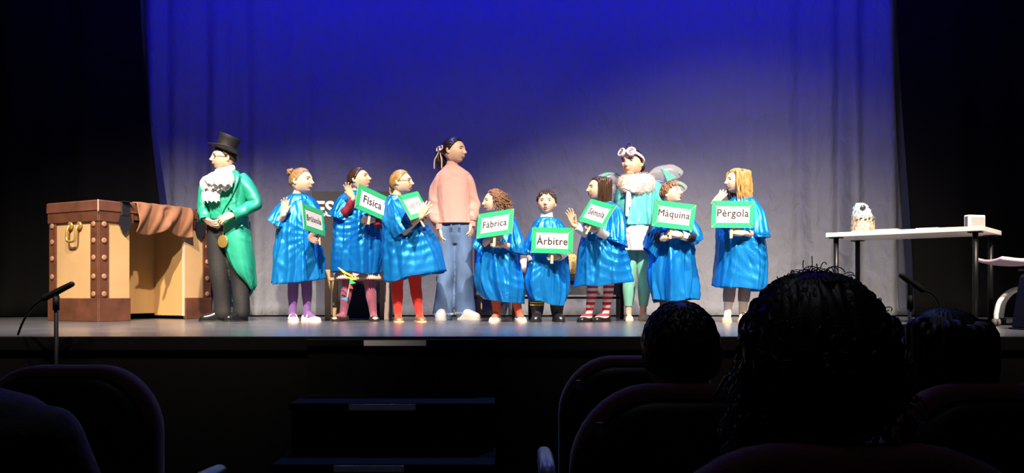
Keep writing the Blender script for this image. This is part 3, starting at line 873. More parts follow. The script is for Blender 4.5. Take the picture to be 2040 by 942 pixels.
class Person:
    """everything is laid out around px() points at the depth the figure stands at"""

    def __init__(s, d, footx, label, name='person'):
        s.d = d
        b = px(footx, 585, d); b[2] = 0
        s.e = thing(name, label, 'person', b)
        s.vox = 1.0
        s.k = d / F                      # metres per photograph pixel
        s.body = []

    def P(s, x, y, dy=0.0): return px(x, y, s.d + dy)

    def part(s, name, geo, m, parent=None, label=None, smooth=True): return put(name, geo, m, parent or s.e, smooth, label)

    # ---- head
    def head(s, x, y, Hpx, yaw, pitch=0, roll=0, dy=0.0, neck=None, brow=BROWN_H, mouth='closed', gaze=0.0, eyes='open', ear=True):
        hd = s.hd = Head(s.P(x, y, dy), Hpx * s.k, yaw, pitch, roll)
        gs = [hd.geo(head_geo())]
        for q in (-1, 1):
            R = rotz(q * math.radians(-22)) @ rotx(math.radians(-12))
            gs.append(hd.geo(ellipsoid((q * 0.385, 0.055, -0.035), (0.030, 0.080, 0.125), R, 14, 10)))
            gs.append(hd.geo(ellipsoid((q * 0.395, 0.035, -0.115), (0.022, 0.035, 0.045), R, 10, 8)))
        nb = s.P(*neck) if neck else None
        if nb is not None:
            nr = 0.205 * hd.H
            a = hd(np.array([[0, 0.06, -0.22]]))[0]
            gs.append(tube([a, a * 0.5 + nb * 0.5, nb, nb + (nb - a) * 0.25], [nr * 1.0, nr * 0.95, nr * 1.08, nr * 1.6], 18, 14))
        s.body.append(union(join(*gs), 0.0043 * s.vox, 1))
        # eyes, brows, mouth
        for q in (-1, 1):
            ex, ez = q * 0.155, 0.018
            ey = face_y(ex, ez) + 0.028
            o = s.part('eye', hd.geo(ellipsoid((ex, ey, ez), (0.062, 0.045, 0.034 if eyes == 'open' else 0.022), None, 16, 10)), EYE_W)
            s.part('iris', hd.geo(ellipsoid((ex + gaze, ey - 0.026, ez), (0.030, 0.022, 0.031), None, 12, 8)), IRIS, o)
            lid = [(ex - 0.068, ey - 0.012, ez - 0.004), (ex - 0.03, ey - 0.046, ez + 0.030), (ex + 0.03, ey - 0.046, ez + 0.030), (ex + 0.068, ey - 0.012, ez - 0.004)]
            s.part('lashes', hd.geo(tube(lid, 0.0105, 6, 10)), DARK_H, o)
            bx = [(ex - q * 0.085, face_y(ex - q * 0.085, 0.10) - 0.004, 0.098), (ex, face_y(ex, 0.125) - 0.006, 0.122), (ex + q * 0.085, face_y(ex + q * 0.085, 0.10) - 0.002, 0.095)]
            s.part('eyebrow', hd.geo(tube(bx, [0.008, 0.014, 0.006], 6, 10)), brow)
        my = face_y(0, -0.255)
        if mouth == 'open':
            o = s.part('mouth', hd.geo(ellipsoid((0, my + 0.008, -0.262), (0.072, 0.030, 0.060))), MOUTH)
            t = np.linspace(0, 2 * np.pi, 21)
            s.part('lips', hd.geo(tube([(0.074 * math.cos(q), my - 0.008 + 0.03 * abs(math.cos(q)), -0.262 + 0.060 * math.sin(q)) for q in t], 0.013, 8, None, False)), LIP, o)
        elif mouth == 'smile':
            o = s.part('mouth', hd.geo(ellipsoid((0, my + 0.012, -0.250), (0.105, 0.034, 0.026))), TOOTH)
            for sg in (1, -1):
                s.part('lips', hd.geo(tube([(-0.125, my + 0.040, -0.228), (-0.06, my - 0.010, -0.245 + sg * 0.022), (0, my - 0.022, -0.250 + sg * 0.028), (0.06, my - 0.010, -0.245 + sg * 0.022), (0.125, my + 0.040, -0.228)], 0.014, 8, 16)), LIP, o)
        else:
            up = 0.018 if mouth == 'soft' else 0.0
            for zz, rr in ((-0.240, 0.014), (-0.268, 0.017)):
                s.part('lips', hd.geo(tube([(-0.105, my + 0.034, -0.252 + up), (-0.05, my - 0.004, zz), (0, my - 0.014, zz - 0.002), (0.05, my - 0.004, zz), (0.105, my + 0.034, -0.252 + up)], [rr * 0.5, rr, rr, rr, rr * 0.5], 8, 16)), LIP)
        return hd

    def hair(s, geos, m, name='hair', parent=None, label=None):
        return s.part(name, s.hd.geo(join(*geos)), m, parent, label)

    # ---- limbs
    def arm(s, sh, el, wr, L=0.135, **hand):
        pts = [s.P(*sh), s.P(*el), s.P(*wr)]
        hd = dict(hand)
        if 'to' in hd: hd['d'] = s.P(*hd['to']) - pts[2]
        s.body.append(arm_geo(pts, L, hd))
        return pts

    def torso(s, rows):
        """rows of (x, y, half-width px, half-depth m) from neck to crotch, hidden by the clothes"""
        n = 20; a = np.linspace(0, 2 * np.pi, n, endpoint=False); V = []
        for x, y, w, b in rows:
            c = s.P(x, y)
            V += [c + np.array([w * s.k * math.cos(t), b * math.sin(t), 0]) for t in a]
        Fs = grid_faces(len(rows), n); Fs.append(tuple(range(n))[::-1]); Fs.append(tuple((len(rows) - 1) * n + j for j in range(n)))
        s.body.append(union((np.array(V), Fs), 0.010, 2))

    def leg(s, hip, knee, ankle, r=(0.062, 0.045, 0.044, 0.030), yaw=0.0, L=0.19, tights=None, tname='tights', scale=1.0):
        H, K, A = s.P(*hip), s.P(*knee), s.P(*ankle)
        A[2] = max(A[2], 0.06)
        r = [q * scale for q in r]
        path = [H, H * 0.5 + K * 0.5, K, K * 0.68 + A * 0.32, K * 0.3 + A * 0.7, A]
        rad = [r[0], (r[0] + r[1]) / 2, r[1], r[2], r[3] * 1.12, r[3]]
        f = rotz(math.radians(yaw)) @ np.array([0, -1.0, 0])
        heel, toe = A + f * -0.012, A + f * (L * 0.60)
        heel[2] = 0.036; toe[2] = 0.026
        ft = tube([heel, (heel + toe) / 2 + [0, 0, 0.012], toe], [0.027, 0.029, 0.022], 14, 10)
        g = union(join(tube(path, rad, 20, 30), tube([A, A * 0.4 + heel * 0.6], [r[3], 0.028], 14, 6), tube([A + [0, 0, -0.01], heel * 0.35 + toe * 0.65 + [0, 0, 0.012]], [r[3] * 0.92, 0.024], 14, 6), ft), 0.0075, 2)
        if tights is None: s.body.append(g)
        else:
            s.body.append(tube(path[:3], np.array(rad[:3]) * 0.9, 12, 10))
            s.part(tname, g, tights)
        return A, f

    def shoe(s, A, yaw, m, L=0.20, kind='flat', sole=None, strap=None, dark_in=None):
        """shell round the foot, open over the instep for flats, with its own sole"""
        f = rotz(math.radians(yaw)) @ np.array([0, -1.0, 0]); sd = np.array([-f[1], f[0], 0])
        o = np.array([A[0], A[1], 0]) - f * 0.055
        S = np.array([0, 0.04, 0.12, 0.28, 0.45, 0.62, 0.78, 0.90, 0.97, 1.0])
        W = np.array([0.45, 0.75, 0.95, 0.98, 0.98, 1.10, 1.10, 0.92, 0.62, 0.12]) * 0.17 * L * 1.06
        if kind == 'flat': Ht = np.array([0.045, 0.055, 0.056, 0.040, 0.036, 0.043, 0.045, 0.040, 0.030, 0.013])
        elif kind == 'sneaker': Ht = np.array([0.06, 0.078, 0.082, 0.080, 0.078, 0.068, 0.058, 0.050, 0.040, 0.014])
        else: Ht = np.array([0.06, 0.085, 0.09, 0.088, 0.080, 0.064, 0.055, 0.050, 0.040, 0.014])
        Ht = Ht * (L / 0.20)
        n = 15; a = np.linspace(-0.12, np.pi + 0.12, n); V = []
        for q, w, h in zip(S, W, Ht):
            for t in a:
                c, sn = math.cos(t), math.sin(t)
                V.append(o + f * (q * L) + sd * (w * np.sign(c) * abs(c) ** 0.7) + np.array([0, 0, max(0.008, 0.008 + (h - 0.008) * np.sign(sn) * abs(sn) ** 0.75)]))
        R = len(S)
        Fs = grid_faces(R, n, False) + [tuple(range(n)), tuple((R - 1) * n + j for j in range(n))[::-1]]
        sh = s.part('shoe', (np.array(V), Fs), m)
        bm = bmesh.new(); bm.from_mesh(sh.data); bmesh.ops.recalc_face_normals(bm, faces=bm.faces); bm.to_mesh(sh.data); bm.free()
        out = []
        for zz in (0.0, 0.012):
            for q, w in zip(S, W): out.append(o + f * (q * L * 1.01) + sd * (w * 1.07) + [0, 0, zz])
            for q, w in zip(S[::-1], W[::-1]): out.append(o + f * (q * L * 1.01) - sd * (w * 1.07) + [0, 0, zz])
        n2 = 2 * R
        s.part('sole', (np.array(out), [tuple(range(n2)), tuple(range(2 * n2 - 1, n2 - 1, -1))] + [(i, n2 + i, n2 + (i + 1) % n2, (i + 1) % n2) for i in range(n2)]), sole or m, sh, None, False)
        if strap:
            s.part('strap', tube([o + f * (0.40 * L) + sd * 0.036 + [0, 0, 0.03], o + f * (0.40 * L) + sd * 0.02 + [0, 0, 0.062], o + f * (0.40 * L) - sd * 0.02 + [0, 0, 0.062], o + f * (0.40 * L) - sd * 0.036 + [0, 0, 0.03]], 0.007, 8, 12), strap, sh)
        return sh

    def finish(s, skin=None):
        o = s.part('body', join(*s.body), skin or SKIN)
        return o


# ------------------------------------------------------------------ cloth
def cloth(p, rows, R=72, N=144, folds=((9, 1.0), (14, 0.6)), amp=(0.0, 0.020), foci=(), crump=0.006, seed=0, pleat=0, arc=None, sq=0.9, hem=0.0):
    """draped tube between left and right points by row: (xl, yl, xr, yr, half-depth m, depth offset m).
    foci: (x, y, dy, kind, amp, freq, reach) - 'ray' creases running out of a gathered point, 'swag' rings hung around it"""
    rw = np.array([np.concatenate([p.P(r[0], r[1], r[5]), p.P(r[2], r[3], r[5]), [r[4]]]) for r in rows])
    Q = spline(rw, R); t = np.linspace(0, 1, R)
    a0, a1 = arc if arc else (0, 2 * np.pi)
    th = np.linspace(a0, a1, N, endpoint=arc is not None)
    r = np.random.default_rng(seed)
    ph = r.random(12) * 6.28
    V = np.zeros((R, N, 3)); NR = np.zeros((R, N, 3))
    c, sn = np.cos(th), np.sin(th)
    cs = np.sign(c) * np.abs(c) ** sq; ss = np.sign(sn) * np.abs(sn) ** sq
    for i in range(R):
        A, B, b = Q[i, :3], Q[i, 3:6], Q[i, 6]
        C, h = (A + B) / 2, (B - A) / 2
        V[i] = C + cs[:, None] * h - ss[:, None] * np.array([0, b, 0])
        hl = np.linalg.norm(h)
        nn = c[:, None] * (h / hl) * b - sn[:, None] * np.array([0, 1.0, 0]) * hl
        NR[i] = nn / np.linalg.norm(nn, axis=1)[:, None]
    n_pl = int(round(sum(f[0] for f in folds) * 1.5)); F_ = np.zeros((R, N)); env_t = t[:, None]
    for k in range(n_pl):                                # long pleats, ridges and valleys of uneven width
        ths = 2 * np.pi * (k + 0.8 * r.random()) / n_pl; the = ths + r.uniform(-0.40, 0.40)
        t0 = r.uniform(-0.25, 0.45); w0, w1 = r.uniform(0.04, 0.08), r.uniform(0.07, 0.20)
        path = ths + (the - ths) * env_t ** 1.4 + 0.07 * np.sin(5 * env_t + ph[k % 12])
        dlt = (th[None, :] - path + np.pi) % (2 * np.pi) - np.pi
        wd = w0 + (w1 - w0) * env_t
        sg = r.uniform(0.6, 1.3) * (1.0 if k % 2 == 0 else -0.75)
        tip = 1 - sstep(0.75, 1.0, env_t) * (r.random() < 0.3)
        F_ += sg * sstep(t0, t0 + 0.30, env_t) * tip * np.exp(-np.abs(dlt / wd) ** 1.15)
    if pleat: F_ = np.repeat((1 - 2 * np.abs(np.sin(pleat * th)) ** 0.7)[None, :], R, 0)
    D = F_ * np.interp(t, np.linspace(0, 1, len(amp)), amp)[:, None] * (1.0 if pleat else 1.4)
    Vf = V.reshape(-1, 3)
    D = D.reshape(-1)
    for (fx, fy, fdy, kind, am, fq, reach) in foci:
        C = p.P(fx, fy, fdy)
        d = Vf - C
        rr = np.sqrt(d[:, 0] ** 2 + d[:, 2] ** 2 + (0.5 * d[:, 1]) ** 2)
        fall = np.exp(-(rr / reach) ** 1.5) * sstep(-0.1, 0.5, -NR.reshape(-1, 3)[:, 1])
        if kind == 'ray':
            al = np.arctan2(d[:, 0], -d[:, 2])
            w = np.sin(al * fq + 0.8 * np.sin(al * 3 + seed)); fall = fall * sstep(0.02, 0.15, rr)
            D += 0.62 * am * fall * (1 - 2 * np.abs(w) ** 0.7)
        else:
            w = np.sin(rr * fq + 1.2 * np.sin(np.arctan2(d[:, 0], -d[:, 2]) * 2 + seed))
            D += am * fall * (1 - 2 * np.abs(w) ** 0.8)
    ti = np.repeat(t, N)
    hgt = abs(rw[-1, 2] - rw[0, 2]) + 0.05; rad_m = float(np.mean(np.linalg.norm(rw[:, 3:5] - rw[:, 0:2], axis=1))) / 2
    SS, ZZ = np.tile(th, R) * rad_m, ti * hgt
    ncr = int(260 * hgt * rad_m * 2 * 2)
    for k in range(ncr):                                 # short soft creases across the cloth
        c0_, z0_ = r.uniform(0, 2 * np.pi) * rad_m, hgt * r.uniform(0.12, 1.0)
        an = r.uniform(-1.2, 1.2); le, wi = r.uniform(0.035, 0.11), r.uniform(0.008, 0.016)
        du = (SS - c0_ + np.pi * rad_m) % (2 * np.pi * rad_m) - np.pi * rad_m; dz = ZZ - z0_
        a_ = du * math.sin(an) + dz * math.cos(an); v_ = du * math.cos(an) - dz * math.sin(an) + 2.0 * a_ * a_
        D += 0.75 * crump * r.uniform(-1.2, 1.2) * np.exp(-(a_ / le) ** 2 - (v_ / wi) ** 2)
    D += wob(Vf, crump * 0.8, 14, seed + 5) * sstep(0.03, 0.25, ti)
    D *= sstep(0.0, 0.06, ti)
    Vf = Vf + NR.reshape(-1, 3) * D[:, None]
    if hem:
        Vf[:, 2] += wob(Vf * [1, 1, 0], hem, 22, seed + 3) * sstep(0.75, 1.0, ti)
    Fs = [(a, d, c_, b_) for a, b_, c_, d in grid_faces(R, N, arc is None)]
    return Vf, Fs


def thicken(o, t=0.004):
    md = o.modifiers.new('cloth_thickness', 'SOLIDIFY'); md.thickness = t; md.offset = -1
    return o


def sleeve_tube(p, pts, rad, name, m, seed=0, amp=0.006, R=40, N=36, twist=26, close=False):
    P = [p.P(*q) for q in pts]
    ph = seed * 1.7
    g = tube(P, rad, N, R, False, None, lambda s, a: amp * (1 - 2 * np.abs(np.sin(s * twist * 0.5 + 1.2 * np.sin(a + ph) + ph)) ** 0.8) * (0.5 + 0.5 * math.sin(s * 7 + ph)) + amp * 0.5 * np.sin(3 * a + 9 * s + ph))
    return thicken(p.part(name, g, m), 0.004)


def satin(name, c, rough=0.34, metal=0.6):
    return mat(name, c, rough, metal, bump=0.12, bscale=22, spec=0.6, sheen=0.0)


BLUE = satin('blue_satin', (0.008, 0.255, 0.76))


# ------------------------------------------------------------------ word signs
SGREEN = mat('green_tape', (0.03, 0.52, 0.20), 0.45, bump=0.05, bscale=20)
SPAPER = mat('sign_paper', (0.82, 0.78, 0.80), 0.6)
SCARD = mat('sign_card', (0.42, 0.38, 0.30), 0.7)
STEXT = mat('grey_print', (0.11, 0.085, 0.10), 0.7)
STEXT2 = mat('glare_paled_print', (0.42, 0.38, 0.42), 0.7)  # print colour paled to imitate glare washing out the sign
STICK = mat('stick_wood', (0.66, 0.50, 0.34), 0.6)


def sign(p, word, ctr, u, v, us, label, W=0.362, Hh=0.212, dy=-0.28, tilt=0.14, text=STEXT, stick=0.085, tw=0.80, sx=0.0):
    """u, v: width and height directions as seen (photograph pixels); us: depth sign of the width direction"""
    C = p.P(*ctr, dy); k = (p.d + dy) / F
    cx, cz = C[0] / C[1], (C[2] - CAMZ) / C[1]           # the line of sight leans, so the width direction is solved along it
    a_, b_ = u[0] * k / W, -u[1] * k / W
    A2, A1, A0 = 1 + cx * cx + cz * cz, a_ * cx + b_ * cz, a_ * a_ + b_ * b_ - 1
    Uy = (-A1 + us * math.sqrt(max(0.0, A1 * A1 - A2 * A0))) / A2
    U = unit([a_ + cx * Uy, Uy, b_ + cz * Uy])
    va, vb = np.array([v[0], -v[1]]) / math.hypot(*v)
    den = U[0] * cx + U[1] + U[2] * cz
    Vy = -(U[0] * va + U[2] * vb) / den if abs(den) > 0.3 else tilt
    Vy = float(np.clip(Vy, -0.1, 0.5))
    Vv = np.array([va + cx * Vy, Vy, vb + cz * Vy]); Vv = unit(Vv - U * np.dot(U, Vv)); Nn = np.cross(U, Vv)   # back
    if Nn[1] < 0: Nn = -Nn
    e = thing('word_sign', label, 'sign', C, 0, 'green framed word signs held by the children')
    M = np.column_stack([U, Nn, Vv])

    def lp(name, g, m, par=None, smooth=False): return put(name, (np.asarray(g[0]) @ M.T + C, g[1]), m, par or e, smooth)
    hw, hh, b = W / 2, Hh / 2, 0.040
    lp('card', box((0, 0.003, 0), (W, 0.006, Hh), 0.001), SCARD)
    lp('paper', box((0, -0.0012, 0), (W - 2 * b + 0.006, 0.0016, Hh - 2 * b + 0.006)), SPAPER)

    def trap(q):
        n = len(q); V = np.array([[x, y, z] for y in (-0.0045, -0.0005) for x, z in q])
        return V, [tuple(range(n)), tuple(range(2 * n - 1, n - 1, -1))] + [(i, n + i, n + (i + 1) % n, (i + 1) % n) for i in range(n)]
    g = 0.0055
    iw, ih = hw - b, hh - b
    lp('frame_strip', trap([(-hw + g, hh), (hw - g, hh), (iw - g, ih), (-iw + g, ih)]), SGREEN)
    lp('frame_strip', trap([(-hw + g, -hh), (-iw + g, -ih), (iw - g, -ih), (hw - g, -hh)]), SGREEN)
    lp('frame_strip', trap([(-hw, hh - g), (-iw, ih - g), (-iw, -ih + g), (-hw, -hh + g)]), SGREEN)
    lp('frame_strip', trap([(hw, hh - g), (hw, -hh + g), (iw, -ih + g), (iw, ih - g)]), SGREEN)
    V, Fs = text_geo(word, width=(W - 2 * b) * tw, depth=0.0004, bold=0.0, spacing=1.08)
    V, Fs = join(*[(V + np.array([q * 0.0017, 0, r_ * 0.0013]), Fs) for q, r_ in ((0, 0), (1, 0), (-1, 0), (0, 1), (0, -1))])
    zc = (V[:, 2].min() + V[:, 2].max()) / 2
    kz = min(1.0, (Hh - 2 * b) * 0.62 / (V[:, 2].max() - V[:, 2].min()))
    lp('lettering', ((V - [0, 0, zc]) * [1, 1, kz] + [0, -0.0026, 0.002], Fs), text)
    lp('stick', box((sx, 0.0115, -hh - stick / 2 + 0.05), (0.024, 0.009, stick + 0.1), 0.002), STICK)
    return C, M


def glasses(p, m):
    hd = p.hd
    e = None
    for q in (-1, 1):
        ex, ez = q * 0.165, 0.0
        ey = face_y(q * 0.155, 0.02) - 0.045
        t = np.linspace(0, 2 * np.pi, 25)
        g = tube([(ex + 0.105 * math.cos(a), ey + 0.02 * abs(math.cos(a)), ez + 0.080 * math.sin(a)) for a in t], 0.011, 6, None, False)
        arm = tube([(q * 0.27, ey + 0.03, 0.02), (q * 0.385, -0.15, 0.03), (q * 0.405, 0.05, 0.02)], 0.010, 6, 12)
        if e is None:
            br = tube([(-0.06, ey, 0.02), (0, ey - 0.02, 0.035), (0.06, ey, 0.02)], 0.010, 6, 8)
            e = p.part('glasses', hd.geo(join(g, arm, br)), m)
        else: p.part('rim', hd.geo(join(g, arm)), m, e)
# ================================================================== the cast
def lathe_ell(p, x, rows, b):
    a = np.linspace(0, 2 * np.pi, 28, endpoint=False); V = []
    for y, w in rows:
        c = p.P(x, y); V += [c + np.array([w * math.cos(t), b * math.sin(t) * min(1, w / 0.12), 0]) for t in a]
    Fs = grid_faces(len(rows), 28); Fs.append(tuple(range(28))[::-1]); Fs.append(tuple((len(rows) - 1) * 28 + j for j in range(28)))
    return np.array(V), Fs


# ---------------------------------------------------------------- child in the top hat
GREEN = satin('green_satin', (0.020, 0.36, 0.235), 0.46, 0.25)
BLK_T = mat('black_trousers', (0.010, 0.0095, 0.011), 0.75, bump=0.15, bscale=60)
LEATHER = mat('black_leather', (0.010, 0.010, 0.011), 0.25)
WHITE_C = mat('white_cotton', (0.80, 0.77, 0.76), 0.8, bump=0.1, bscale=60)
p = Person(7.36, 452, 'person in black top hat, green tailcoat and white jabot')
hd = p.head(446, 314, 48, -58, 0, 4, neck=(448, 344, 0.01), brow=BROWN_H, mouth='closed')
p.hair([hair_cap(hd, 0.03, front=0.28, side=0.08, nape=-0.24)], BROWN_H)
glasses(p, mat('black_frame', (0.01, 0.008, 0.008), 0.3))
p.torso([(448, 342, 9, 0.05), (449, 352, 30, 0.07), (447, 385, 34, 0.10), (450, 430, 34, 0.10), (450, 452, 34, 0.10)])
# hat
hr = roty(math.radians(-4)) @ np.eye(3)
hat_c = hd(np.array([[0.0, 0.04, 0.30]]))[0]
Rh = rotz(math.radians(-58)) @ rotx(math.radians(-19)) @ roty(math.radians(10))
HATM = mat('hat_felt', (0.012, 0.012, 0.015), 0.55, bump=0.1, bscale=200)
hH = hd.H
hat = p.part('top_hat', lathe([(0.40 * hH, -0.02 * hH), (0.42 * hH, 0.05 * hH), (0.405 * hH, 0.25 * hH), (0.43 * hH, 0.48 * hH), (0.47 * hH, 0.62 * hH), (0.465 * hH, 0.635 * hH), (0.3 * hH, 0.64 * hH), (0.02, 0.645 * hH)], 40, Rh, hat_c), HATM)
a = np.linspace(0, 2 * np.pi, 56, endpoint=False); V = []
for zz in (0, 1):
    for rr in np.linspace(0.36, 0.70, 7):
        for t in a:
            up = 0.17 * max(0.0, (rr - 0.42) / 0.28) ** 1.5 * math.cos(t) ** 2 - 0.02 * math.sin(t) ** 2 * rr
            V.append((rr * hH * math.cos(t) * 0.98, rr * hH * math.sin(t) * 1.05, up * hH + (0.03 * hH if zz else 0)))
V = np.array(V) @ Rh.T + hat_c; n = 56
Fs = [(q[0], q[3], q[2], q[1]) for q in grid_faces(7, n)] + grid_faces(7, n, True, 7 * n)
Fs += [(6 * n + j, 13 * n + j, 13 * n + (j + 1) % n, 6 * n + (j + 1) % n) for j in range(n)]
p.part('brim', (V, Fs), HATM, hat)
p.part('hat_band', lathe([(0.425 * hH, 0.04 * hH), (0.428 * hH, 0.05 * hH), (0.418 * hH, 0.17 * hH), (0.413 * hH, 0.172 * hH)], 40, Rh, hat_c), mat('hat_ribbon', (0.006, 0.006, 0.008), 0.3), hat)
# arms, hands
p.arm((483, 360, 0.02), (509, 404, -0.02), (466, 427, -0.185), 0.165, to=(440, 436, -0.20), n=(0.2, 0.75, -0.35), side=-1, curl=(14, 22, 18), spread=12, thumb=40)
p.arm((414, 362, -0.02), (405, 405, -0.06), (408, 436, -0.13), 0.165, to=(424, 446, -0.16), n=(0.1, 0.6, 0.5), side=-1, curl=(25, 30, 20), spread=10, thumb=30)
p.finish()
# trousers
H1, H2 = (433, 452, 0.0), (467, 452, 0.0)
g = union(join(tube([p.P(*H1), p.P(432, 500, -0.01), p.P(436, 545, -0.02), p.P(443, 600, 0.0), p.P(444, 624, 0.0)], [0.088, 0.082, 0.075, 0.072, 0.076], 28, 40),
               tube([p.P(*H2), p.P(468, 500, 0.02), p.P(476, 545, 0.02), p.P(482, 600, 0.02), p.P(481, 622, 0.02)], [0.088, 0.082, 0.075, 0.070, 0.074], 28, 40),
               lathe_ell(p, 450, ((434, 0.150), (452, 0.155), (470, 0.155), (486, 0.10)), 0.098)), 0.0095, 3)
V, Fs = g
V = V + np.column_stack([wob(V, 0.006, 30, 3, (1, 1, 1.4)), wob(V, 0.006, 34, 4, (1, 1, 1.6)), 0 * V[:, 0]]) * sstep(0.9, 0.2, V[:, 2])[:, None]
p.part('trousers', (V, Fs), BLK_T)
for (x, y, dy, yaw) in ((440, 622, 0.0, -68), (481, 622, 0.02, -30)):
    A = p.P(x, y, dy); p.shoe(A, yaw, LEATHER, 0.235, 'oxford', mat('shoe_sole', (0.02, 0.018, 0.016), 0.5))
# tailcoat
coat = thicken(p.part('tailcoat', cloth(p, [(436, 342, 464, 340, 0.055, 0.0), (422, 350, 476, 346, 0.085, 0.0), (412, 360, 486, 354, 0.10, 0.0), (408, 385, 488, 384, 0.115, -0.01), (411, 410, 489, 410, 0.115, -0.01), (414, 438, 492, 440, 0.115, 0.0)],
                              folds=((5, 1), (8, 0.5)), amp=(0.0, 0.004, 0.006), foci=((488, 395, -0.05, 'ray', 0.007, 9, 0.14), (445, 432, -0.12, 'ray', 0.006, 10, 0.16)), crump=0.004, seed=11), GREEN))
tail_rows = [(438, 430, 494, 434, 0.115, -0.01), (443, 455, 497, 456, 0.118, 0.0), (447, 485, 501, 485, 0.12, 0.0), (455, 515, 505, 515, 0.12, 0.01), (472, 542, 507, 545, 0.11, 0.015), (492, 562, 508, 568, 0.08, 0.03), (500, 573, 506, 578, 0.06, 0.04)]
thicken(p.part('coat_tail', cloth(p, tail_rows, 60, 60, folds=((2, 1), (3, 0.6)), amp=(0.0, 0.006, 0.012), crump=0.004, seed=12, arc=(math.radians(178), math.radians(-25))), GREEN, coat))
thicken(p.part('coat_tail', cloth(p, [(452, 440, 496, 440, 0.10, 0.02), (455, 500, 500, 500, 0.12, 0.03), (458, 550, 503, 555, 0.12, 0.04), (460, 590, 498, 580, 0.10, 0.05), (463, 602, 490, 592, 0.08, 0.05)], 50, 50,
                                  folds=((3, 1), (5, 0.6)), amp=(0.0, 0.01, 0.015), crump=0.004, seed=13, arc=(math.radians(200), math.radians(340))), GREEN, coat))
sleeve_tube(p, [(478, 354, 0.02), (492, 372, 0.0), (509, 404, -0.03), (488, 418, -0.12), (463, 428, -0.19)], [0.060, 0.064, 0.058, 0.052, 0.046], 'sleeve', GREEN, 2, 0.007)
sleeve_tube(p, [(418, 358, -0.02), (409, 380, -0.04), (405, 408, -0.06), (406, 424, -0.10), (409, 439, -0.14)], [0.060, 0.058, 0.052, 0.047, 0.044], 'sleeve', GREEN, 5, 0.006)
p.part('lapel', tube([p.P(462, 340, -0.03), p.P(472, 352, -0.09), p.P(462, 385, -0.128), p.P(446, 415, -0.135), p.P(437, 436, -0.13)], [0.016, 0.022, 0.014, 0.006, 0.004], 10, 30, flat=((0, 1, 0), 0.35)), GREEN, coat)
p.part('collar', tube([p.P(464, 338, -0.03), p.P(474, 345, 0.0), p.P(466, 341, 0.06), p.P(448, 340, 0.07)], [0.012, 0.016, 0.016, 0.014], 10, 24, flat=((0, 1, 0), 0.6)), GREEN, coat)
for q in ((455, 414, -0.132), (452, 425, -0.134)): p.part('button', ellipsoid(p.P(*q), (0.008, 0.005, 0.008), None, 10, 8), mat('coat_button', (0.02, 0.10, 0.06), 0.3), coat)
p.part('pocket_flap', box(p.P(478, 450, -0.105), (0.055, 0.010, 0.020), 0.003), GREEN, coat)
# jabot: three ruffled layers
def ruffle(p, rows, seed, amp, N=60, R=26):
    V, Fs = [], []
    Q = spline(np.array([np.concatenate([p.P(r[0], r[1], r[4]), p.P(r[2], r[3], r[4])]) for r in rows]), R)
    for i in range(R):
        for j in range(N):
            u = j / (N - 1); s_ = i / (R - 1)
            q = Q[i, :3] * (1 - u) + Q[i, 3:] * u
            q = q + np.array([0, -1, 0]) * (0.03 * math.sin(math.pi * u) + amp * s_ * math.sin(u * 24 + seed + 2 * s_) + amp * 0.6 * s_ * math.sin(u * 41 + seed)) + np.array([0, 0, 1]) * amp * 0.7 * s_ * math.cos(u * 24 + seed)
            V.append(q)
    return np.array(V), grid_faces(R, N, False)
jb = thicken(p.part('jabot', tube([p.P(434, 342, -0.02), p.P(446, 341, -0.075), p.P(460, 337, -0.03), p.P(462, 334, 0.02)], [0.030, 0.034, 0.034, 0.028], 16, 24, flat=((0, 1, 0), 0.6)), WHITE_C), 0.003)
for rows, sd in ((((428, 345, 458, 340, -0.115), (408, 352, 466, 352, -0.16), (399, 364, 466, 364, -0.17), (402, 378, 456, 380, -0.16)), 1.0), (((418, 366, 452, 366, -0.125), (404, 378, 444, 378, -0.14), (402, 392, 438, 392, -0.15), (406, 403, 438, 403, -0.15)), 2.3), (((430, 341, 458, 339, -0.12), (415, 347, 464, 346, -0.19), (406, 358, 464, 357, -0.205), (412, 368, 462, 371, -0.195)), 4.0)):
    thicken(p.part('ruffle', ruffle(p, rows, sd, 0.013), WHITE_C, jb), 0.003)
md_ = p.part('medallion', lathe([(0.052, -0.004), (0.055, 0.0), (0.052, 0.006), (0.043, 0.004), (0.038, 0.005), (0.01, 0.007)], 28, rotz(math.radians(-25)) @ rotx(math.pi / 2), p.P(444, 481, -0.115)), gold, None, 'gold medallion at the waist')
p.part('chain', tube([p.P(444, 468, -0.115), p.P(446, 455, -0.12), p.P(446, 443, -0.12)], 0.004, 6, 12), gold, md_)


# ---------------------------------------------------------------- the children in blue gowns
def gown(p, rows, **k): return thicken(p.part('gown', cloth(p, rows, **k), BLUE), 0.003)


def wide_sleeve(p, rows, par=None, **k):
    kw = dict(R=40, N=80, folds=((5, 1.0), (8, 0.6)), amp=(0.002, 0.010, 0.014), crump=0.005)
    kw.update(k)
    return thicken(p.part('sleeve', cloth(p, rows, **kw), BLUE, par), 0.003)


def kid_torso(p, x, y0, y1, w=22, b=0.075): p.torso([(x, y0, 8, 0.04), (x, y0 + 8, w * 0.9, 0.055), (x, y0 + 25, w, b), (x, (y0 + y1) / 2, w * 0.95, b), (x, y1, w, b)])


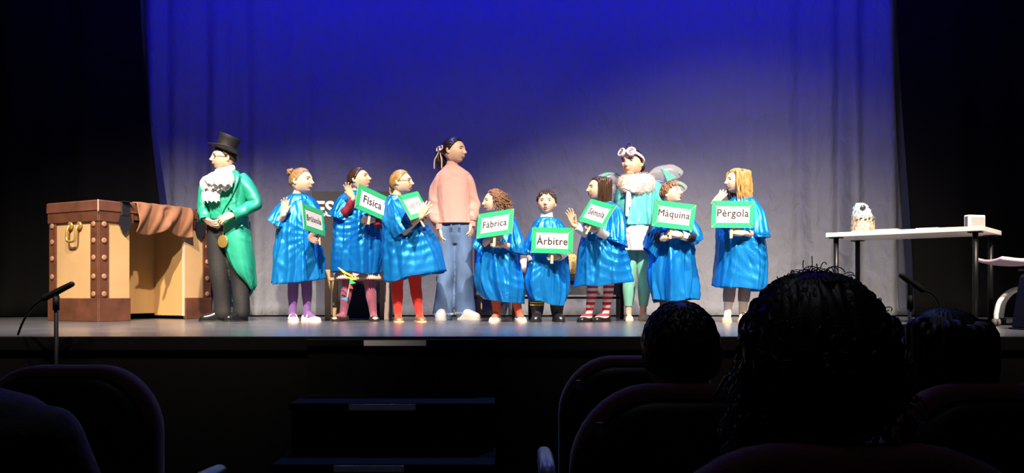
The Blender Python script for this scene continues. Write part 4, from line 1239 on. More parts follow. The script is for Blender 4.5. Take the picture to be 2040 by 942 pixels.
# bun girl
p = Person(7.15, 590, 'person with hair bun, blue satin gown and purple tights, waving')
hd = p.head(600, 361, 50, 72, 3, 0, neck=(593, 389, 0.0), brow=BROWN_H, mouth='smile')
h = p.hair([hair_cap(hd, 0.035, front=0.30, side=0.06, nape=-0.26, axis=(0, 0.75, 0.62))], DBLOND_H)
tie = np.array([0.0, 0.47, 0.42]); gs = []
for k in range(9):
    t0 = k * 0.7; t = np.linspace(0, 4.2, 14); r_ = 0.11 + 0.02 * math.sin(k * 2.1)
    ax = unit([math.sin(k), math.cos(k * 1.7), 0.6]); e1 = unit(np.cross(ax, [0.3, 0.2, 1])); e2 = np.cross(ax, e1)
    gs.append(tube([tie + r_ * (math.cos(q + t0) * e1 + math.sin(q + t0) * e2) for q in t], [0.02] + [0.042] * 12 + [0.02], 8))
gs.append(ellipsoid(tie, (0.11, 0.11, 0.11)))
p.hair(gs, DBLOND_H, 'hair_bun', h)
for k in range(5):
    p.hair([lock([(0.1 - 0.05 * k, 0.40, -0.05 - 0.05 * k), (0.1 - 0.04 * k, 0.52, -0.08 - 0.06 * k), (0.12 - 0.04 * k, 0.60 + 0.02 * k, -0.05 - 0.08 * k)], 0.006, 0.002, 5, 8)], DBLOND_H, 'stray_lock', h)
kid_torso(p, 594, 392, 520)
p.arm((566, 408, 0.0), (553, 448, -0.06), (565, 428, -0.17), 0.145, to=(568, 405, -0.17), n=(0.15, -1, 0.1), side=1, curl=(6, 10, 8), spread=9, thumb=30)
p.arm((626, 408, 0.0), (636, 452, -0.06), (618, 474, -0.185), 0.140, to=(634, 482, -0.215), n=(-0.2, -0.7, 0.6), side=1, curl=(30, 45, 35), spread=10, thumb=20)
PURPLE = mat('purple_tights', (0.17, 0.075, 0.28), 0.75, sheen=0.2)
PINKSH = mat('pale_pink_leather', (0.80, 0.60, 0.56), 0.45)
for hip, kn, an, yaw in (((586, 510, 0), (584, 570, -0.01), (583, 627, 0.0), 20), ((607, 510, 0.02), (611, 570, 0.02), (612, 622, 0.02), 52)):
    A, f = p.leg(hip, kn, an, tights=PURPLE, yaw=yaw); p.shoe(A, yaw, PINKSH, 0.215, 'flat', mat('cream_sole', (0.75, 0.65, 0.55), 0.6), strap=PINKSH)
p.finish()
g = gown(p, [(583, 387, 606, 387, 0.052, 0), (571, 393, 619, 392, 0.075, 0), (560, 408, 629, 404, 0.095, 0), (556, 445, 632, 440, 0.12, -0.02), (551, 480, 634, 475, 0.13, -0.02), (547, 520, 639, 515, 0.145, -0.02), (541, 566, 643, 557, 0.16, -0.02)],
         folds=((8, 1), (13, 0.7)), amp=(0.001, 0.007, 0.014, 0.019, 0.022), foci=((594, 392, -0.06, 'ray', 0.007, 17, 0.16), (630, 470, -0.12, 'ray', 0.010, 11, 0.25)), seed=21, hem=0.012)
wide_sleeve(p, [(572, 394, 590, 410, 0.07, -0.01), (556, 410, 578, 436, 0.09, -0.03), (542, 432, 572, 450, 0.10, -0.05), (539, 440, 566, 457, 0.105, -0.06)], g, seed=22)
wide_sleeve(p, [(604, 404, 622, 393, 0.07, -0.01), (614, 430, 634, 410, 0.09, -0.03), (616, 452, 642, 440, 0.095, -0.06), (618, 462, 645, 456, 0.095, -0.08)], g, seed=23)
sign(p, 'Brúixola', (625, 438), (42, 15), (-4, -49), 1, 'green framed sign reading Brúixola, turned sideways, held by the girl with a hair bun', dy=-0.33, sx=0.10, tw=0.86)

# girl in maroon
p = Person(7.45, 714, 'person with maroon sleeves and pleated skirt under a blue gown')
hd = p.head(715, 358, 46, 74, 14, 0, neck=(708, 384, 0.0), brow=BROWN_H, mouth='soft', eyes='soft')
p.hair([hair_cap(hd, 0.04, front=0.30, side=0.07, nape=-0.28, axis=(0, 0.95, 0.1)), ellipsoid((0, 0.44, -0.02), (0.11, 0.09, 0.12))], BROWN_H)
kid_torso(p, 713, 390, 530, 26)
MAROON = mat('maroon_knit', (0.26, 0.012, 0.030), 0.8, bump=0.2, bscale=90)
p.arm((688, 398, 0.0), (685, 432, -0.12), (703, 396, -0.20), 0.15, to=(692, 372, -0.22), n=(0.5, -0.8, 0.3), side=-1, curl=(8, 12, 10), spread=10, thumb=40)
p.arm((740, 400, 0.0), (766, 446, -0.10), (743, 439, -0.235), 0.145, to=(728, 437, -0.26), n=(0.2, 0.7, -0.2), side=1, curl=FIST, spread=2, thumb=25, tc=45)
MTIGHT = mat('maroon_tights', (0.30, 0.07, 0.13), 0.75, sheen=0.3)
DSHOE = mat('dark_patent', (0.03, 0.02, 0.018), 0.3); CREAM = mat('cream_toe', (0.70, 0.55, 0.36), 0.5)
for hip, kn, an, yaw in (((696, 520, 0), (692, 570, -0.01), (684, 626, 0.0), -22), ((732, 520, 0.0), (737, 570, 0.0), (744, 626, 0.0), 16)):
    A, f = p.leg(hip, kn, an, tights=MTIGHT, yaw=yaw, scale=1.08); sh = p.shoe(A, yaw, DSHOE, 0.205, 'flat')
    p.part('toe_cap', ellipsoid(np.array([A[0], A[1], 0.022]) + f * 0.125, (0.030, 0.024, 0.019), rotz(math.radians(yaw))), CREAM, sh)
p.finish()
sleeve_tube(p, [(688, 402, 0.0), (684, 424, -0.10), (690, 420, -0.17), (703, 398, -0.20)], [0.05, 0.048, 0.040, 0.034], 'sweater_sleeve', MAROON, 1, 0.005)
sleeve_tube(p, [(748, 410, 0.0), (766, 444, -0.09), (757, 445, -0.16), (744, 440, -0.225)], [0.045, 0.045, 0.038, 0.033], 'sweater_sleeve', MAROON, 4, 0.005)
SKIRT = mat('pleated_skirt', (0.62, 0.45, 0.40), 0.7, bump=0.1)
thicken(p.part('skirt', cloth(p, [(690, 500, 738, 500, 0.09, 0), (678, 530, 748, 532, 0.115, 0), (668, 556, 759, 557, 0.145, 0)], 14, 312, pleat=26, amp=(0.002, 0.007, 0.009), crump=0.0005, seed=31), SKIRT), 0.003)
g = gown(p, [(697, 379, 719, 381, 0.05, 0), (688, 384, 730, 387, 0.075, 0), (677, 402, 742, 400, 0.10, 0), (666, 435, 756, 430, 0.14, -0.02), (663, 470, 760, 465, 0.155, -0.02), (662, 505, 762, 505, 0.16, -0.02), (664, 540, 760, 546, 0.155, -0.01)],
         folds=((7, 1), (12, 0.7)), amp=(0.001, 0.006, 0.013, 0.018, 0.020), foci=((738, 445, -0.15, 'ray', 0.011, 9, 0.30), (690, 425, -0.12, 'swag', 0.007, 60, 0.25)), seed=33, hem=0.012)
wide_sleeve(p, [(690, 382, 706, 402, 0.07, -0.01), (674, 395, 706, 425, 0.095, -0.05), (663, 418, 697, 440, 0.10, -0.08), (661, 430, 690, 441, 0.10, -0.09)], g, seed=34)
sign(p, 'Física', (742, 404), (62, 28), (7, -46), 1, 'green framed sign reading Física, tilted, held by the girl in maroon', dy=-0.30, tw=0.72)

# string of little flags hanging from the gown
bn = p.part('bunting', tube([px(674, 533, 7.235), px(692, 545, 7.20), px(698, 556, 7.20), px(695, 575, 7.20), px(692, 590, 7.20), px(691, 600, 7.20)], 0.0045, 6, 20), mat('string_pink', (0.75, 0.5, 0.5), 0.7), None, 'string of small coloured paper flags')
flagc = {'yellow': (0.85, 0.60, 0.05), 'green': (0.03, 0.50, 0.16), 'red': (0.75, 0.06, 0.04), 'blue': (0.03, 0.25, 0.65), 'pink': (0.75, 0.35, 0.45)}


def flag(c, pts, d=7.19):
    P3 = [px(x, y, d) for x, y in pts]
    V = np.array(P3 + [p_ + [0, 0.003, 0] for p_ in P3]); n = len(pts)
    put('flag', (V - world_origin(p.e) * 0, [tuple(range(n)), tuple(range(2 * n - 1, n - 1, -1))] + [(i, n + i, n + (i + 1) % n, (i + 1) % n) for i in range(n)]), mat('flag_' + c, flagc[c], 0.6), bn, False)


flag('yellow', [(673, 533), (716, 556), (690, 550)]); flag('yellow', [(683, 543), (712, 557), (700, 558)])
flag('green', [(697, 555), (709, 564), (696, 566)]); flag('red', [(697, 565), (704, 575), (695, 574)])
flag('blue', [(692, 591), (679, 595), (691, 599)]); flag('pink', [(702, 543), (716, 546), (704, 553)])

# girl with glasses
p = Person(7.20, 810, 'person with glasses, blond ponytail, blue gown and red tights')
hd = p.head(799, 363, 46, 80, 4, 0, neck=(790, 391, 0.0), brow=DBLOND_H, mouth='open')
h = p.hair([hair_cap(hd, 0.04, front=0.31, side=0.07, nape=-0.30, axis=(0, 0.9, -0.3))], BLOND_H)
gs = []
for k in range(16):
    a = k * 2.4; r_ = 0.05 * math.sqrt(k / 16)
    o = np.array([r_ * math.cos(a), 0, r_ * math.sin(a)])
    gs.append(lock([np.array([0, 0.36, -0.24]) + o, np.array([0, 0.50, -0.24]) + o * 1.6, np.array([0.02, 0.50, -0.42]) + o * 1.8, np.array([0.02, 0.42, -0.60]) + o * 1.2], 0.034, 0.012, 6, 12))
p.hair(gs, BLOND_H, 'ponytail', h)
glasses(p, mat('thin_frame', (0.25, 0.15, 0.14), 0.3, metal=0.4))
kid_torso(p, 800, 396, 530, 24)
p.arm((782, 406, -0.03), (802, 462, -0.19), (838, 432, -0.27), 0.15, to=(849, 408, -0.30), n=(0.1, 0.9, 0.1), side=-1, curl=(14, 18, 12), spread=14, thumb=40)
p.arm((818, 402, 0.05), (838, 450, -0.02), (843, 444, -0.17), 0.14, to=(848, 432, -0.20), n=(-0.4, -0.6, 0.3), side=1, curl=FIST, spread=3, thumb=25, tc=40)
p.part('bracelet', lathe([(0.030, -0.006), (0.033, 0), (0.030, 0.006)], 20, rotz(0.3) @ roty(0.9), p.P(808, 457, -0.205)), mat('bracelet_dark', (0.02, 0.02, 0.04), 0.4))
RED = mat('red_tights', (0.70, 0.022, 0.012), 0.75, sheen=0.2); LEOP = mat('bronze_flats', (0.30, 0.17, 0.08), 0.4, metal=0.3, var=0.5, vscale=60)
for hip, kn, an, yaw in (((791, 520, 0), (791, 572, 0.0), (793, 626, 0.0), 12), ((824, 520, 0.02), (828, 572, 0.02), (835, 624, 0.02), 18)):
    A, f = p.leg(hip, kn, an, tights=RED, yaw=yaw, scale=1.12); p.shoe(A, yaw, LEOP, 0.205, 'flat', CREAM)
p.finish()
g = gown(p, [(777, 388, 803, 392, 0.058, 0.0), (771, 396, 815, 395, 0.080, 0.0), (770, 415, 828, 408, 0.11, -0.01), (767, 445, 842, 438, 0.16, -0.03), (766, 475, 855, 455, 0.19, -0.03), (766, 515, 873, 490, 0.20, -0.02), (767, 563, 888, 541, 0.20, -0.02)],
         folds=((7, 1), (11, 0.6)), amp=(0.001, 0.006, 0.010, 0.014, 0.016), foci=((842, 446, -0.17, 'ray', 0.013, 9, 0.40), (808, 420, -0.15, 'swag', 0.012, 42, 0.30)), seed=41, hem=0.010)
wide_sleeve(p, [(776, 398, 800, 402, 0.07, -0.02), (776, 425, 822, 418, 0.09, -0.10), (780, 455, 832, 436, 0.10, -0.16), (790, 474, 834, 445, 0.09, -0.18)], g, seed=43)
sign(p, 'Llàgrima', (825, 409), (38, -11), (-23, -43), 1, 'green framed sign with glare-paled print, tilted back, behind the hand of the girl with glasses', dy=-0.27, text=STEXT2, Hh=0.215)

# tall girl in the pink sweater
p = Person(7.80, 905, 'person in a dusty pink sweater and wide jeans with a bow in her dark ponytail')
hd = p.head(904, 300, 50, 66, 0, 0, neck=(901, 330, 0.01), brow=DARK_H, mouth='smile')
h = p.hair([hair_cap(hd, 0.04, front=0.31, side=0.07, nape=-0.28, axis=(0, 0.97, 0.15), part=True)], DARK_H)
gs = []
for k in range(22):
    a = k * 2.4; r_ = 0.14 * math.sqrt(k / 22)
    o = np.array([r_ * math.cos(a), 1.0 * r_ * math.sin(a), 0.2 * r_ * math.sin(a)]); w = 0.02 * math.sin(k * 1.9)
    gs.append(lock([np.array([0, 0.42, 0.05]) + o * 0.4, np.array([0.0, 0.56, 0.02]) + o, np.array([w, 0.60, -0.22]) + o * 1.5, np.array([-w, 0.57, -0.48]) + o * 1.6, np.array([w * 2, 0.54, -0.70 - 0.06 * math.sin(k)]) + o * 1.1], 0.050, 0.012, 6, 16))
p.hair(gs, DARK_H, 'ponytail', h)
BOW = mat('bow_satin', (0.80, 0.60, 0.60), 0.35)
bt = np.array([-0.13, 0.49, 0.07])
gs = [ellipsoid(bt + [0, 0.03, 0], (0.04, 0.04, 0.05))]
for q in (-1, 1):
    t = np.linspace(0, 2 * np.pi, 19)
    gs.append(tube([bt + np.array([-0.03 + q * (0.14 - 0.14 * math.cos(a)) * 0.5 + 0.03 * math.sin(a), 0.06 + q * (0.14 - 0.14 * math.cos(a)) * 0.75, 0.10 * math.sin(a) + 0.03]) for a in t], 0.035, 8, None, True, flat=((0, 0.3, 1), 0.5)))
    gs.append(tube([bt + [0, 0.05, 0], bt + [-0.06, 0.08 + q * 0.08, -0.25], bt + [-0.08, 0.10 + q * 0.16, -0.45], bt + [-0.06, 0.12 + q * 0.17, -0.74]], [0.03, 0.045, 0.05, 0.05], 8, 18, flat=((0, 1, 0), 0.3)))
p.hair(gs, BOW, 'hair_bow', h, 'pale pink ribbon bow')
p.torso([(902, 330, 9, 0.045), (903, 345, 28, 0.065), (904, 385, 30, 0.09), (906, 440, 30, 0.09), (907, 470, 31, 0.095)])
p.arm((880, 354, 0.0), (867, 405, 0.03), (876, 455, -0.04), 0.165, to=(879, 480, -0.07), n=(0.8, 0.3, 0), side=-1, curl=(16, 22, 16), spread=4, thumb=18)
p.arm((926, 354, 0.0), (943, 400, 0.03), (940, 444, -0.03), 0.165, to=(937, 470, -0.06), n=(-0.8, 0.3, 0), side=1, curl=(16, 22, 16), spread=4, thumb=18)
p.finish()
SWEAT = mat('dusty_pink_knit', (0.64, 0.33, 0.29), 0.85, bump=0.12, bscale=180, sheen=0.2)
sw = thicken(p.part('sweater', cloth(p, [(889, 330, 912, 330, 0.062, 0.01), (878, 341, 927, 340, 0.078, 0.005), (871, 352, 936, 350, 0.092, 0.0), (872, 380, 935, 380, 0.110, 0.0), (874, 415, 936, 415, 0.115, 0.0), (875, 446, 939, 445, 0.115, 0.0)],
                            folds=((5, 1), (7, 0.6)), amp=(0.0, 0.003, 0.004, 0.004), crump=0.004, seed=51), SWEAT), 0.006)
p.part('collar', tube([p.P(901, 336, 0.01), p.P(901, 329, 0.01), p.P(902, 324, 0.01)], [0.056, 0.055, 0.054], 28, 12, False), SWEAT, sw)
sleeve_tube(p, [(886, 345, 0.0), (874, 360, 0.0), (865, 400, 0.03), (866, 425, 0.0), (872, 440, -0.02), (876, 448, -0.035)], [0.036, 0.054, 0.060, 0.064, 0.060, 0.040], 'sleeve', SWEAT, 3, 0.010)
sleeve_tube(p, [(921, 345, 0.0), (933, 360, 0.0), (943, 398, 0.03), (943, 420, 0.0), (941, 432, -0.02), (940, 441, -0.03)], [0.036, 0.052, 0.054, 0.056, 0.052, 0.040], 'sleeve', SWEAT, 6, 0.010)
for q, r in (((876, 452, -0.04), 0.038), ((940, 446, -0.03), 0.038)):
    c = p.P(*q); p.part('cuff', tube([c + [0, 0, 0.028], c, c - [0, 0, 0.022]], [r, r * 0.95, r * 0.92], 20, 8, False), SWEAT, sw)
DENIM = mat('denim', (0.088, 0.155, 0.300), 0.85, bump=0.12, bscale=150, var=0.45, vscale=6, stretch=(1.6, 1, 0.6))
g = union(join(tube([p.P(892, 458), p.P(890, 500), p.P(888, 550, 0.0), p.P(884, 600, 0.01), p.P(883, 626, 0.01)], [0.088, 0.086, 0.080, 0.088, 0.092], 32, 50),
               tube([p.P(922, 458), p.P(923, 500), p.P(924, 550, 0.0), p.P(926, 600, 0.01), p.P(927, 624, 0.01)], [0.088, 0.084, 0.078, 0.084, 0.088], 32, 50),
               lathe_ell(p, 907, ((438, 0.128), (452, 0.132), (470, 0.138), (486, 0.10)), 0.098)), 0.0095, 3)
V, Fs = g
wv = sstep(0.75, 0.2, V[:, 2])
V = V + np.column_stack([wob(V, 0.008, 26, 7, (1, 1, 0.6)), wob(V, 0.012, 34, 8, (1.3, 1, 0.7)), 0 * wv]) * wv[:, None]
jn = p.part('jeans', (V, Fs), DENIM)
for q, r in (((883, 624, 0.01), 0.094), ((927, 622, 0.01), 0.090)):
    c = p.P(*q); gs = []
    for k in range(90):
        a = k * 2 * math.pi / 90; b_ = c + np.array([r * math.cos(a), r * math.sin(a), 0.0])
        gs.append(tube([b_ + [0, 0, 0.004], b_ + [0.004 * math.sin(k * 3.1), 0, -0.012 - 0.006 * math.sin(k * 7.7)]], 0.0022, 4, None, False))
    o = p.part('frayed_hem', join(*gs), mat('denim_fray', (0.50, 0.56, 0.66), 0.9), jn); o['kind'] = 'stuff'
for q in ((899, 451, -0.125), (915, 451, -0.125)): p.part('belt_loop', box(p.P(*q), (0.012, 0.012, 0.04), 0.002), DENIM, jn)
SNEAK = mat('white_sneaker', (0.78, 0.75, 0.72), 0.5); RUBBER = mat('white_rubber', (0.72, 0.70, 0.68), 0.4)
for q, yaw in (((880, 625, -0.04), -2), ((923, 624, -0.02), 48)):
    A = p.P(*q); sh = p.shoe(A, yaw, SNEAK, 0.255, 'sneaker', RUBBER); f = rotz(math.radians(yaw)) @ np.array([0, -1.0, 0]); sd = np.array([-f[1], f[0], 0])
    for k in range(3):
        c = np.array([A[0], A[1], 0.084 - 0.009 * k]) + f * (0.055 + 0.024 * k); p.part('lace', tube([c - sd * 0.022 - [0, 0, 0.008], c, c + sd * 0.022 - [0, 0, 0.008]], 0.0045, 6, 8), SNEAK, sh)

# curly girl
p = Person(7.25, 1008, 'person with short curly hair, blue gown and orange tights')
hd = p.head(985, 402, 45, -72, 0, 0, neck=(996, 428, 0.0), brow=CURL_H, mouth='closed', eyes='soft')
gs = [hair_cap(hd, 0.06, front=0.34, side=0.10, nape=-0.36, axis=(0, 0.2, 1), seed=3)]
r = np.random.default_rng(5)
for k in range(300):
    lon = r.uniform(-2.45, 2.45); lon = math.pi - lon if False else lon
    th = r.uniform(0.05, 1.9)
    S_ = np.array([[math.sin(th) * math.sin(lon + math.pi), -math.sin(th) * math.cos(lon + math.pi), math.cos(th)]])
    b0_ = head_surface(S_)[0]
    if b0_[1] < -0.16 and b0_[2] < 0.34: continue
    if b0_[1] < -0.30: continue
    out_ = unit(b0_ * [1, 1, 0.6]); L_ = r.uniform(0.20, 0.42); grow = r.uniform(0.03, 0.20) + 0.32 * max(0, b0_[1])
    tq = np.linspace(0, 1, 16); e1 = unit(np.cross(out_, [0, 0, 1.01])); tw = r.uniform(0, 6); rr = r.uniform(0.026, 0.042)
    gs.append(tube([b0_ + out_ * (0.03 + grow * q) + np.array([0, 0.06 * q, -L_ * q * q * 0.9 - 0.04 * q]) + rr * (math.cos(15 * q + tw) * e1 + math.sin(15 * q + tw) * out_) for q in tq], [0.019] * 14 + [0.012, 0.006], 4, None, False))
p.hair(gs, CURL_H)
kid_torso(p, 998, 432, 560, 24)
p.arm((966, 452, -0.02), (954, 492, -0.10), (975, 478, -0.23), 0.13, to=(993, 470, -0.25), n=(0.1, 0.8, -0.1), side=-1, curl=(20, 25, 20), spread=4, thumb=20)
p.arm((1018, 458, 0.0), (1032, 496, -0.10), (1002, 487, -0.25), 0.13, to=(981, 484, -0.265), n=(0.0, 0.75, -0.1), side=1, curl=(32, 45, 30), spread=4, thumb=15)
ORNG = mat('orange_tights', (0.62, 0.10, 0.045), 0.75, sheen=0.2); WSH = mat('white_flats', (0.80, 0.76, 0.74), 0.45)
for hip, kn, an, yaw in (((988, 545, 0), (987, 590, 0.0), (990, 628, 0.0), -16), ((1020, 545, 0.0), (1027, 590, 0.0), (1034, 627, 0.0), 14)):
    A, f = p.leg(hip, kn, an, tights=ORNG, yaw=yaw, r=(0.058, 0.042, 0.040, 0.030)); p.shoe(A, yaw, WSH, 0.20, 'flat', CREAM)
p.finish()
g = gown(p, [(985, 428, 1006, 426, 0.05, 0), (974, 436, 1022, 432, 0.075, 0), (962, 455, 1030, 450, 0.10, 0), (954, 490, 1033, 490, 0.14, -0.03), (952, 520, 1032, 515, 0.16, -0.03), (949, 552, 1037, 550, 0.17, -0.02), (957, 580, 1040, 580, 0.17, -0.02), (967, 594, 1040, 607, 0.15, -0.02)],
         folds=((7, 1), (12, 0.6)), amp=(0.001, 0.006, 0.012, 0.017, 0.016), foci=((985, 480, -0.18, 'ray', 0.012, 11, 0.30), (1030, 520, -0.1, 'swag', 0.008, 45, 0.25)), seed=61, hem=0.014)
wide_sleeve(p, [(1004, 436, 1022, 434, 0.06, 0.0), (1012, 460, 1030, 446, 0.09, -0.05), (1008, 492, 1038, 470, 0.11, -0.10), (1006, 496, 1044, 494, 0.11, -0.12), (1012, 500, 1046, 508, 0.10, -0.12)], g, seed=63)
wide_sleeve(p, [(972, 438, 988, 440, 0.06, 0.0), (956, 460, 980, 460, 0.09, -0.05), (946, 482, 966, 492, 0.10, -0.10), (943, 492, 958, 508, 0.09, -0.12)], g, seed=64)
sign(p, 'Fàbrica', (986, 446), (70, -11), (4, -47), -1, 'green framed sign reading Fàbrica, held by the curly haired girl', dy=-0.30, tw=0.86)

# small boy in the middle
p = Person(7.30, 1090, 'small person in a blue gown with a white collar and black boots, facing front')
hd = p.head(1089, 405, 46, -8, 6, 0, neck=(1089, 432, 0.0), brow=BROWN_H, mouth='open', eyes='soft')
p.hair([hair_cap(hd, 0.05, front=0.33, side=0.12, nape=-0.26, axis=(0.1, 0.1, 1), fringe=0.04, amp=0.012, seed=2)] + short_locks(150, np.random.default_rng(2), front=0.20, side=0.0), BROWN_H)
p.torso([(1089, 430, 8, 0.04), (1089, 440, 22, 0.055), (1090, 470, 24, 0.075), (1090, 520, 23, 0.075), (1090, 560, 24, 0.075)])
p.part('shirt_collar', tube([p.P(1089, 436, 0.0), p.P(1089, 430, 0.0), p.P(1089, 424, 0.01)], [0.060, 0.054, 0.051], 28, 10, False), WHITE_C)
p.arm((1070, 452, 0.0), (1051, 492, 0.0), (1058, 519, -0.06), 0.125, to=(1063, 535, -0.09), n=(0.8, 0.2, 0.1), side=-1, curl=(20, 28, 20), spread=3, thumb=15)
p.arm((1112, 454, 0.0), (1131, 498, -0.05), (1112, 512, -0.20), 0.125, to=(1096, 512, -0.225), n=(0.0, 0.75, 0.0), side=1, curl=(40, 60, 40), spread=3, thumb=15, tc=25)
sleeve_tube(p, [(1056, 480, 0.0), (1056, 498, -0.02), (1058, 512, -0.05), (1059, 521, -0.065)], [0.042, 0.040, 0.036, 0.033], 'shirt_sleeve', WHITE_C, 2, 0.004, 20, 24)
sleeve_tube(p, [(1130, 496, -0.05), (1122, 506, -0.14), (1113, 512, -0.20)], [0.040, 0.036, 0.033], 'shirt_sleeve', WHITE_C, 3, 0.004, 20, 24)
BOOT = mat('boot_leather', (0.012, 0.012, 0.015), 0.3); YEL = mat('yellow_trim', (0.80, 0.55, 0.06), 0.5); NAVY2 = mat('dark_blue_cloth', (0.012, 0.016, 0.035), 0.7)
for hip, kn, an, yaw in (((1078, 545, 0), (1073, 585, 0.0), (1070, 626, 0.0), -8), ((1102, 545, 0.0), (1106, 585, 0.0), (1110, 626, 0.0), 10)):
    A, f = p.leg(hip, kn, an, tights=NAVY2, tname='trouser_leg', yaw=yaw, r=(0.066, 0.060, 0.054, 0.048)); sh = p.shoe(A, yaw, BOOT, 0.215, 'boot', BOOT)
    p.part('boot_shaft', tube([A * [1, 1, 0] + [0, 0, 0.05], A * [1, 1, 0] + [0, 0, 0.09], A * [1, 1, 0] + [0, 0, 0.135]], [0.046, 0.050, 0.058], 22, 10, False), BOOT, sh)
    for k in range(2): p.part('yellow_band', tube([A * [1, 1, 0] + [0, 0, 0.138 + 0.020 * k], A * [1, 1, 0] + [0, 0, 0.147 + 0.020 * k]], [0.062, 0.062], 22, None, False), YEL, sh)
p.finish()
g = gown(p, [(1078, 433, 1101, 433, 0.055, 0), (1068, 438, 1114, 438, 0.075, 0), (1059, 452, 1124, 450, 0.10, 0), (1055, 490, 1130, 490, 0.125, -0.01), (1052, 525, 1131, 525, 0.14, -0.01), (1048, 560, 1132, 560, 0.15, -0.01), (1054, 590, 1129, 590, 0.15, -0.01), (1062, 604, 1120, 608, 0.14, -0.01)],
         folds=((8, 1), (13, 0.6)), amp=(0.001, 0.006, 0.010, 0.015, 0.018), foci=((1090, 440, -0.06, 'ray', 0.006, 15, 0.14), (1098, 516, -0.15, 'ray', 0.009, 10, 0.25)), seed=71, hem=0.03)
wide_sleeve(p, [(1066, 440, 1078, 452, 0.06, 0.0), (1054, 460, 1072, 475, 0.085, 0.0), (1046, 485, 1066, 500, 0.095, 0.0), (1043, 500, 1062, 508, 0.095, 0.0)], g, seed=72)
wide_sleeve(p, [(1102, 452, 1114, 440, 0.06, 0.0), (1112, 475, 1126, 458, 0.085, -0.03), (1114, 500, 1134, 482, 0.095, -0.06), (1118, 512, 1136, 502, 0.09, -0.07)], g, seed=73)
sign(p, 'Àrbitre', (1100, 479), (82, 2), (2, -49), -1, 'green framed sign reading Àrbitre, held upright by the small boy in the middle', dy=-0.27, tw=0.96, W=0.368)

# girl with striped socks
p = Person(7.25, 1190, 'person with long brown hair, blue gown and red striped tights')
hd = p.head(1193, 376, 46, -74, 2, 0, neck=(1202, 403, 0.0), brow=BROWN_H, mouth='open')
gs = [hair_cap(hd, 0.045, front=0.32, side=0.10, nape=-0.30, axis=(0, 0.0, 1), part=True, seed=1)]
r = np.random.default_rng(8)
def long_locks(hd, n, r, L, front=-0.05, wave=0.0, wf=9, rad=0.045, out=0.08, seed=0, backy=0.0):
    gs = []
    for k in range(n):
        u = (k + 0.5) / n; lon = math.radians(-180 + 360 * u) + r.uniform(-0.05, 0.05)
        th0 = r.uniform(0.5, 1.1)
        d0 = np.array([math.sin(th0) * math.sin(lon), math.sin(th0) * math.cos(lon), math.cos(th0)])
        b_ = head_surface(d0[None])[0]
        w = head_surface(np.array([[math.sin(lon), math.cos(lon), 0.0]]))[0]
        if w[1] < front: continue
        Lk = L * r.uniform(0.85, 1.05)
        pts = [b_ * 1.04]
        for q in np.linspace(0.0, 1, 7)[0:]:
            z = b_[2] * (1 - q) - Lk * q
            rad_ = 1.10 + out * math.sin(min(1, q * 1.4) * 1.6) - (0.12 * q)
            wv = wave * math.sin(wf * q + k * 1.3) * min(1, q * 2)
            pts.append(np.array([w[0] * rad_ + wv, w[1] * rad_ + 0.5 * wave * math.cos(wf * q + k) + backy * q, z]))
        gs.append(lock(pts, rad * r.uniform(0.8, 1.2), 0.012, 6, 18))
    return gs
p.hair(gs + long_locks(hd, 100, r, 0.74, front=-0.16, rad=0.055, wave=0.006, backy=0.04), BROWN_H)
kid_torso(p, 1202, 408, 540, 24)
p.arm((1186, 428, -0.03), (1170, 468, -0.10), (1144, 449, -0.20), 0.15, to=(1134, 420, -0.22), n=(-0.4, -0.9, 0.1), side=1, curl=(6, 10, 8), spread=7, thumb=25)
p.arm((1222, 428, 0.0), (1226, 480, -0.12), (1188, 458, -0.24), 0.14, to=(1170, 450, -0.26), n=(0.1, 0.75, -0.1), side=1, curl=FIST, spread=2, thumb=20, tc=40)
sleeve_tube(p, [(1174, 468, -0.09), (1162, 460, -0.14), (1147, 450, -0.19)], [0.044, 0.040, 0.034], 'shirt_sleeve', WHITE_C, 2, 0.004, 20, 24)
sleeve_tube(p, [(1224, 478, -0.11), (1208, 470, -0.18), (1189, 459, -0.235)], [0.044, 0.038, 0.034], 'shirt_sleeve', WHITE_C, 5, 0.004, 20, 24)
STRIPE = stripe_mat('striped_knit', (0.55, 0.02, 0.035), (0.80, 0.70, 0.70), 21.0)
for hip, kn, an, yaw in (((1184, 525, 0), (1180, 580, 0.0), (1173, 628, 0.0), -38), ((1214, 525, 0.02), (1212, 580, 0.02), (1206, 626, 0.02), -48)):
    A, f = p.leg(hip, kn, an, tights=STRIPE, yaw=yaw, r=(0.058, 0.044, 0.042, 0.031)); p.shoe(A, yaw, LEATHER, 0.205, 'flat', LEATHER)
p.finish()
g = gown(p, [(1191, 402, 1214, 402, 0.05, 0), (1180, 408, 1226, 408, 0.075, 0), (1170, 425, 1234, 425, 0.105, 0), (1160, 465, 1241, 462, 0.15, -0.03), (1152, 500, 1246, 500, 0.18, -0.03), (1146, 540, 1254, 530, 0.19, -0.02), (1140, 573, 1262, 560, 0.19, -0.02)],
         folds=((7, 1), (12, 0.7)), amp=(0.001, 0.007, 0.012, 0.017, 0.018), foci=((1175, 462, -0.18, 'ray', 0.014, 12, 0.34), (1236, 470, -0.10, 'swag', 0.013, 44, 0.26)), seed=81, hem=0.010)
wide_sleeve(p, [(1208, 412, 1226, 406, 0.07, 0.0), (1208, 440, 1240, 428, 0.10, -0.06), (1202, 472, 1246, 470, 0.12, -0.11), (1210, 480, 1248, 492, 0.12, -0.12)], g, seed=82, amp=(0.002, 0.012, 0.018))
wide_sleeve(p, [(1178, 414, 1196, 420, 0.07, 0.0), (1166, 440, 1192, 446, 0.09, -0.05), (1158, 464, 1182, 470, 0.09, -0.09)], g, seed=83)
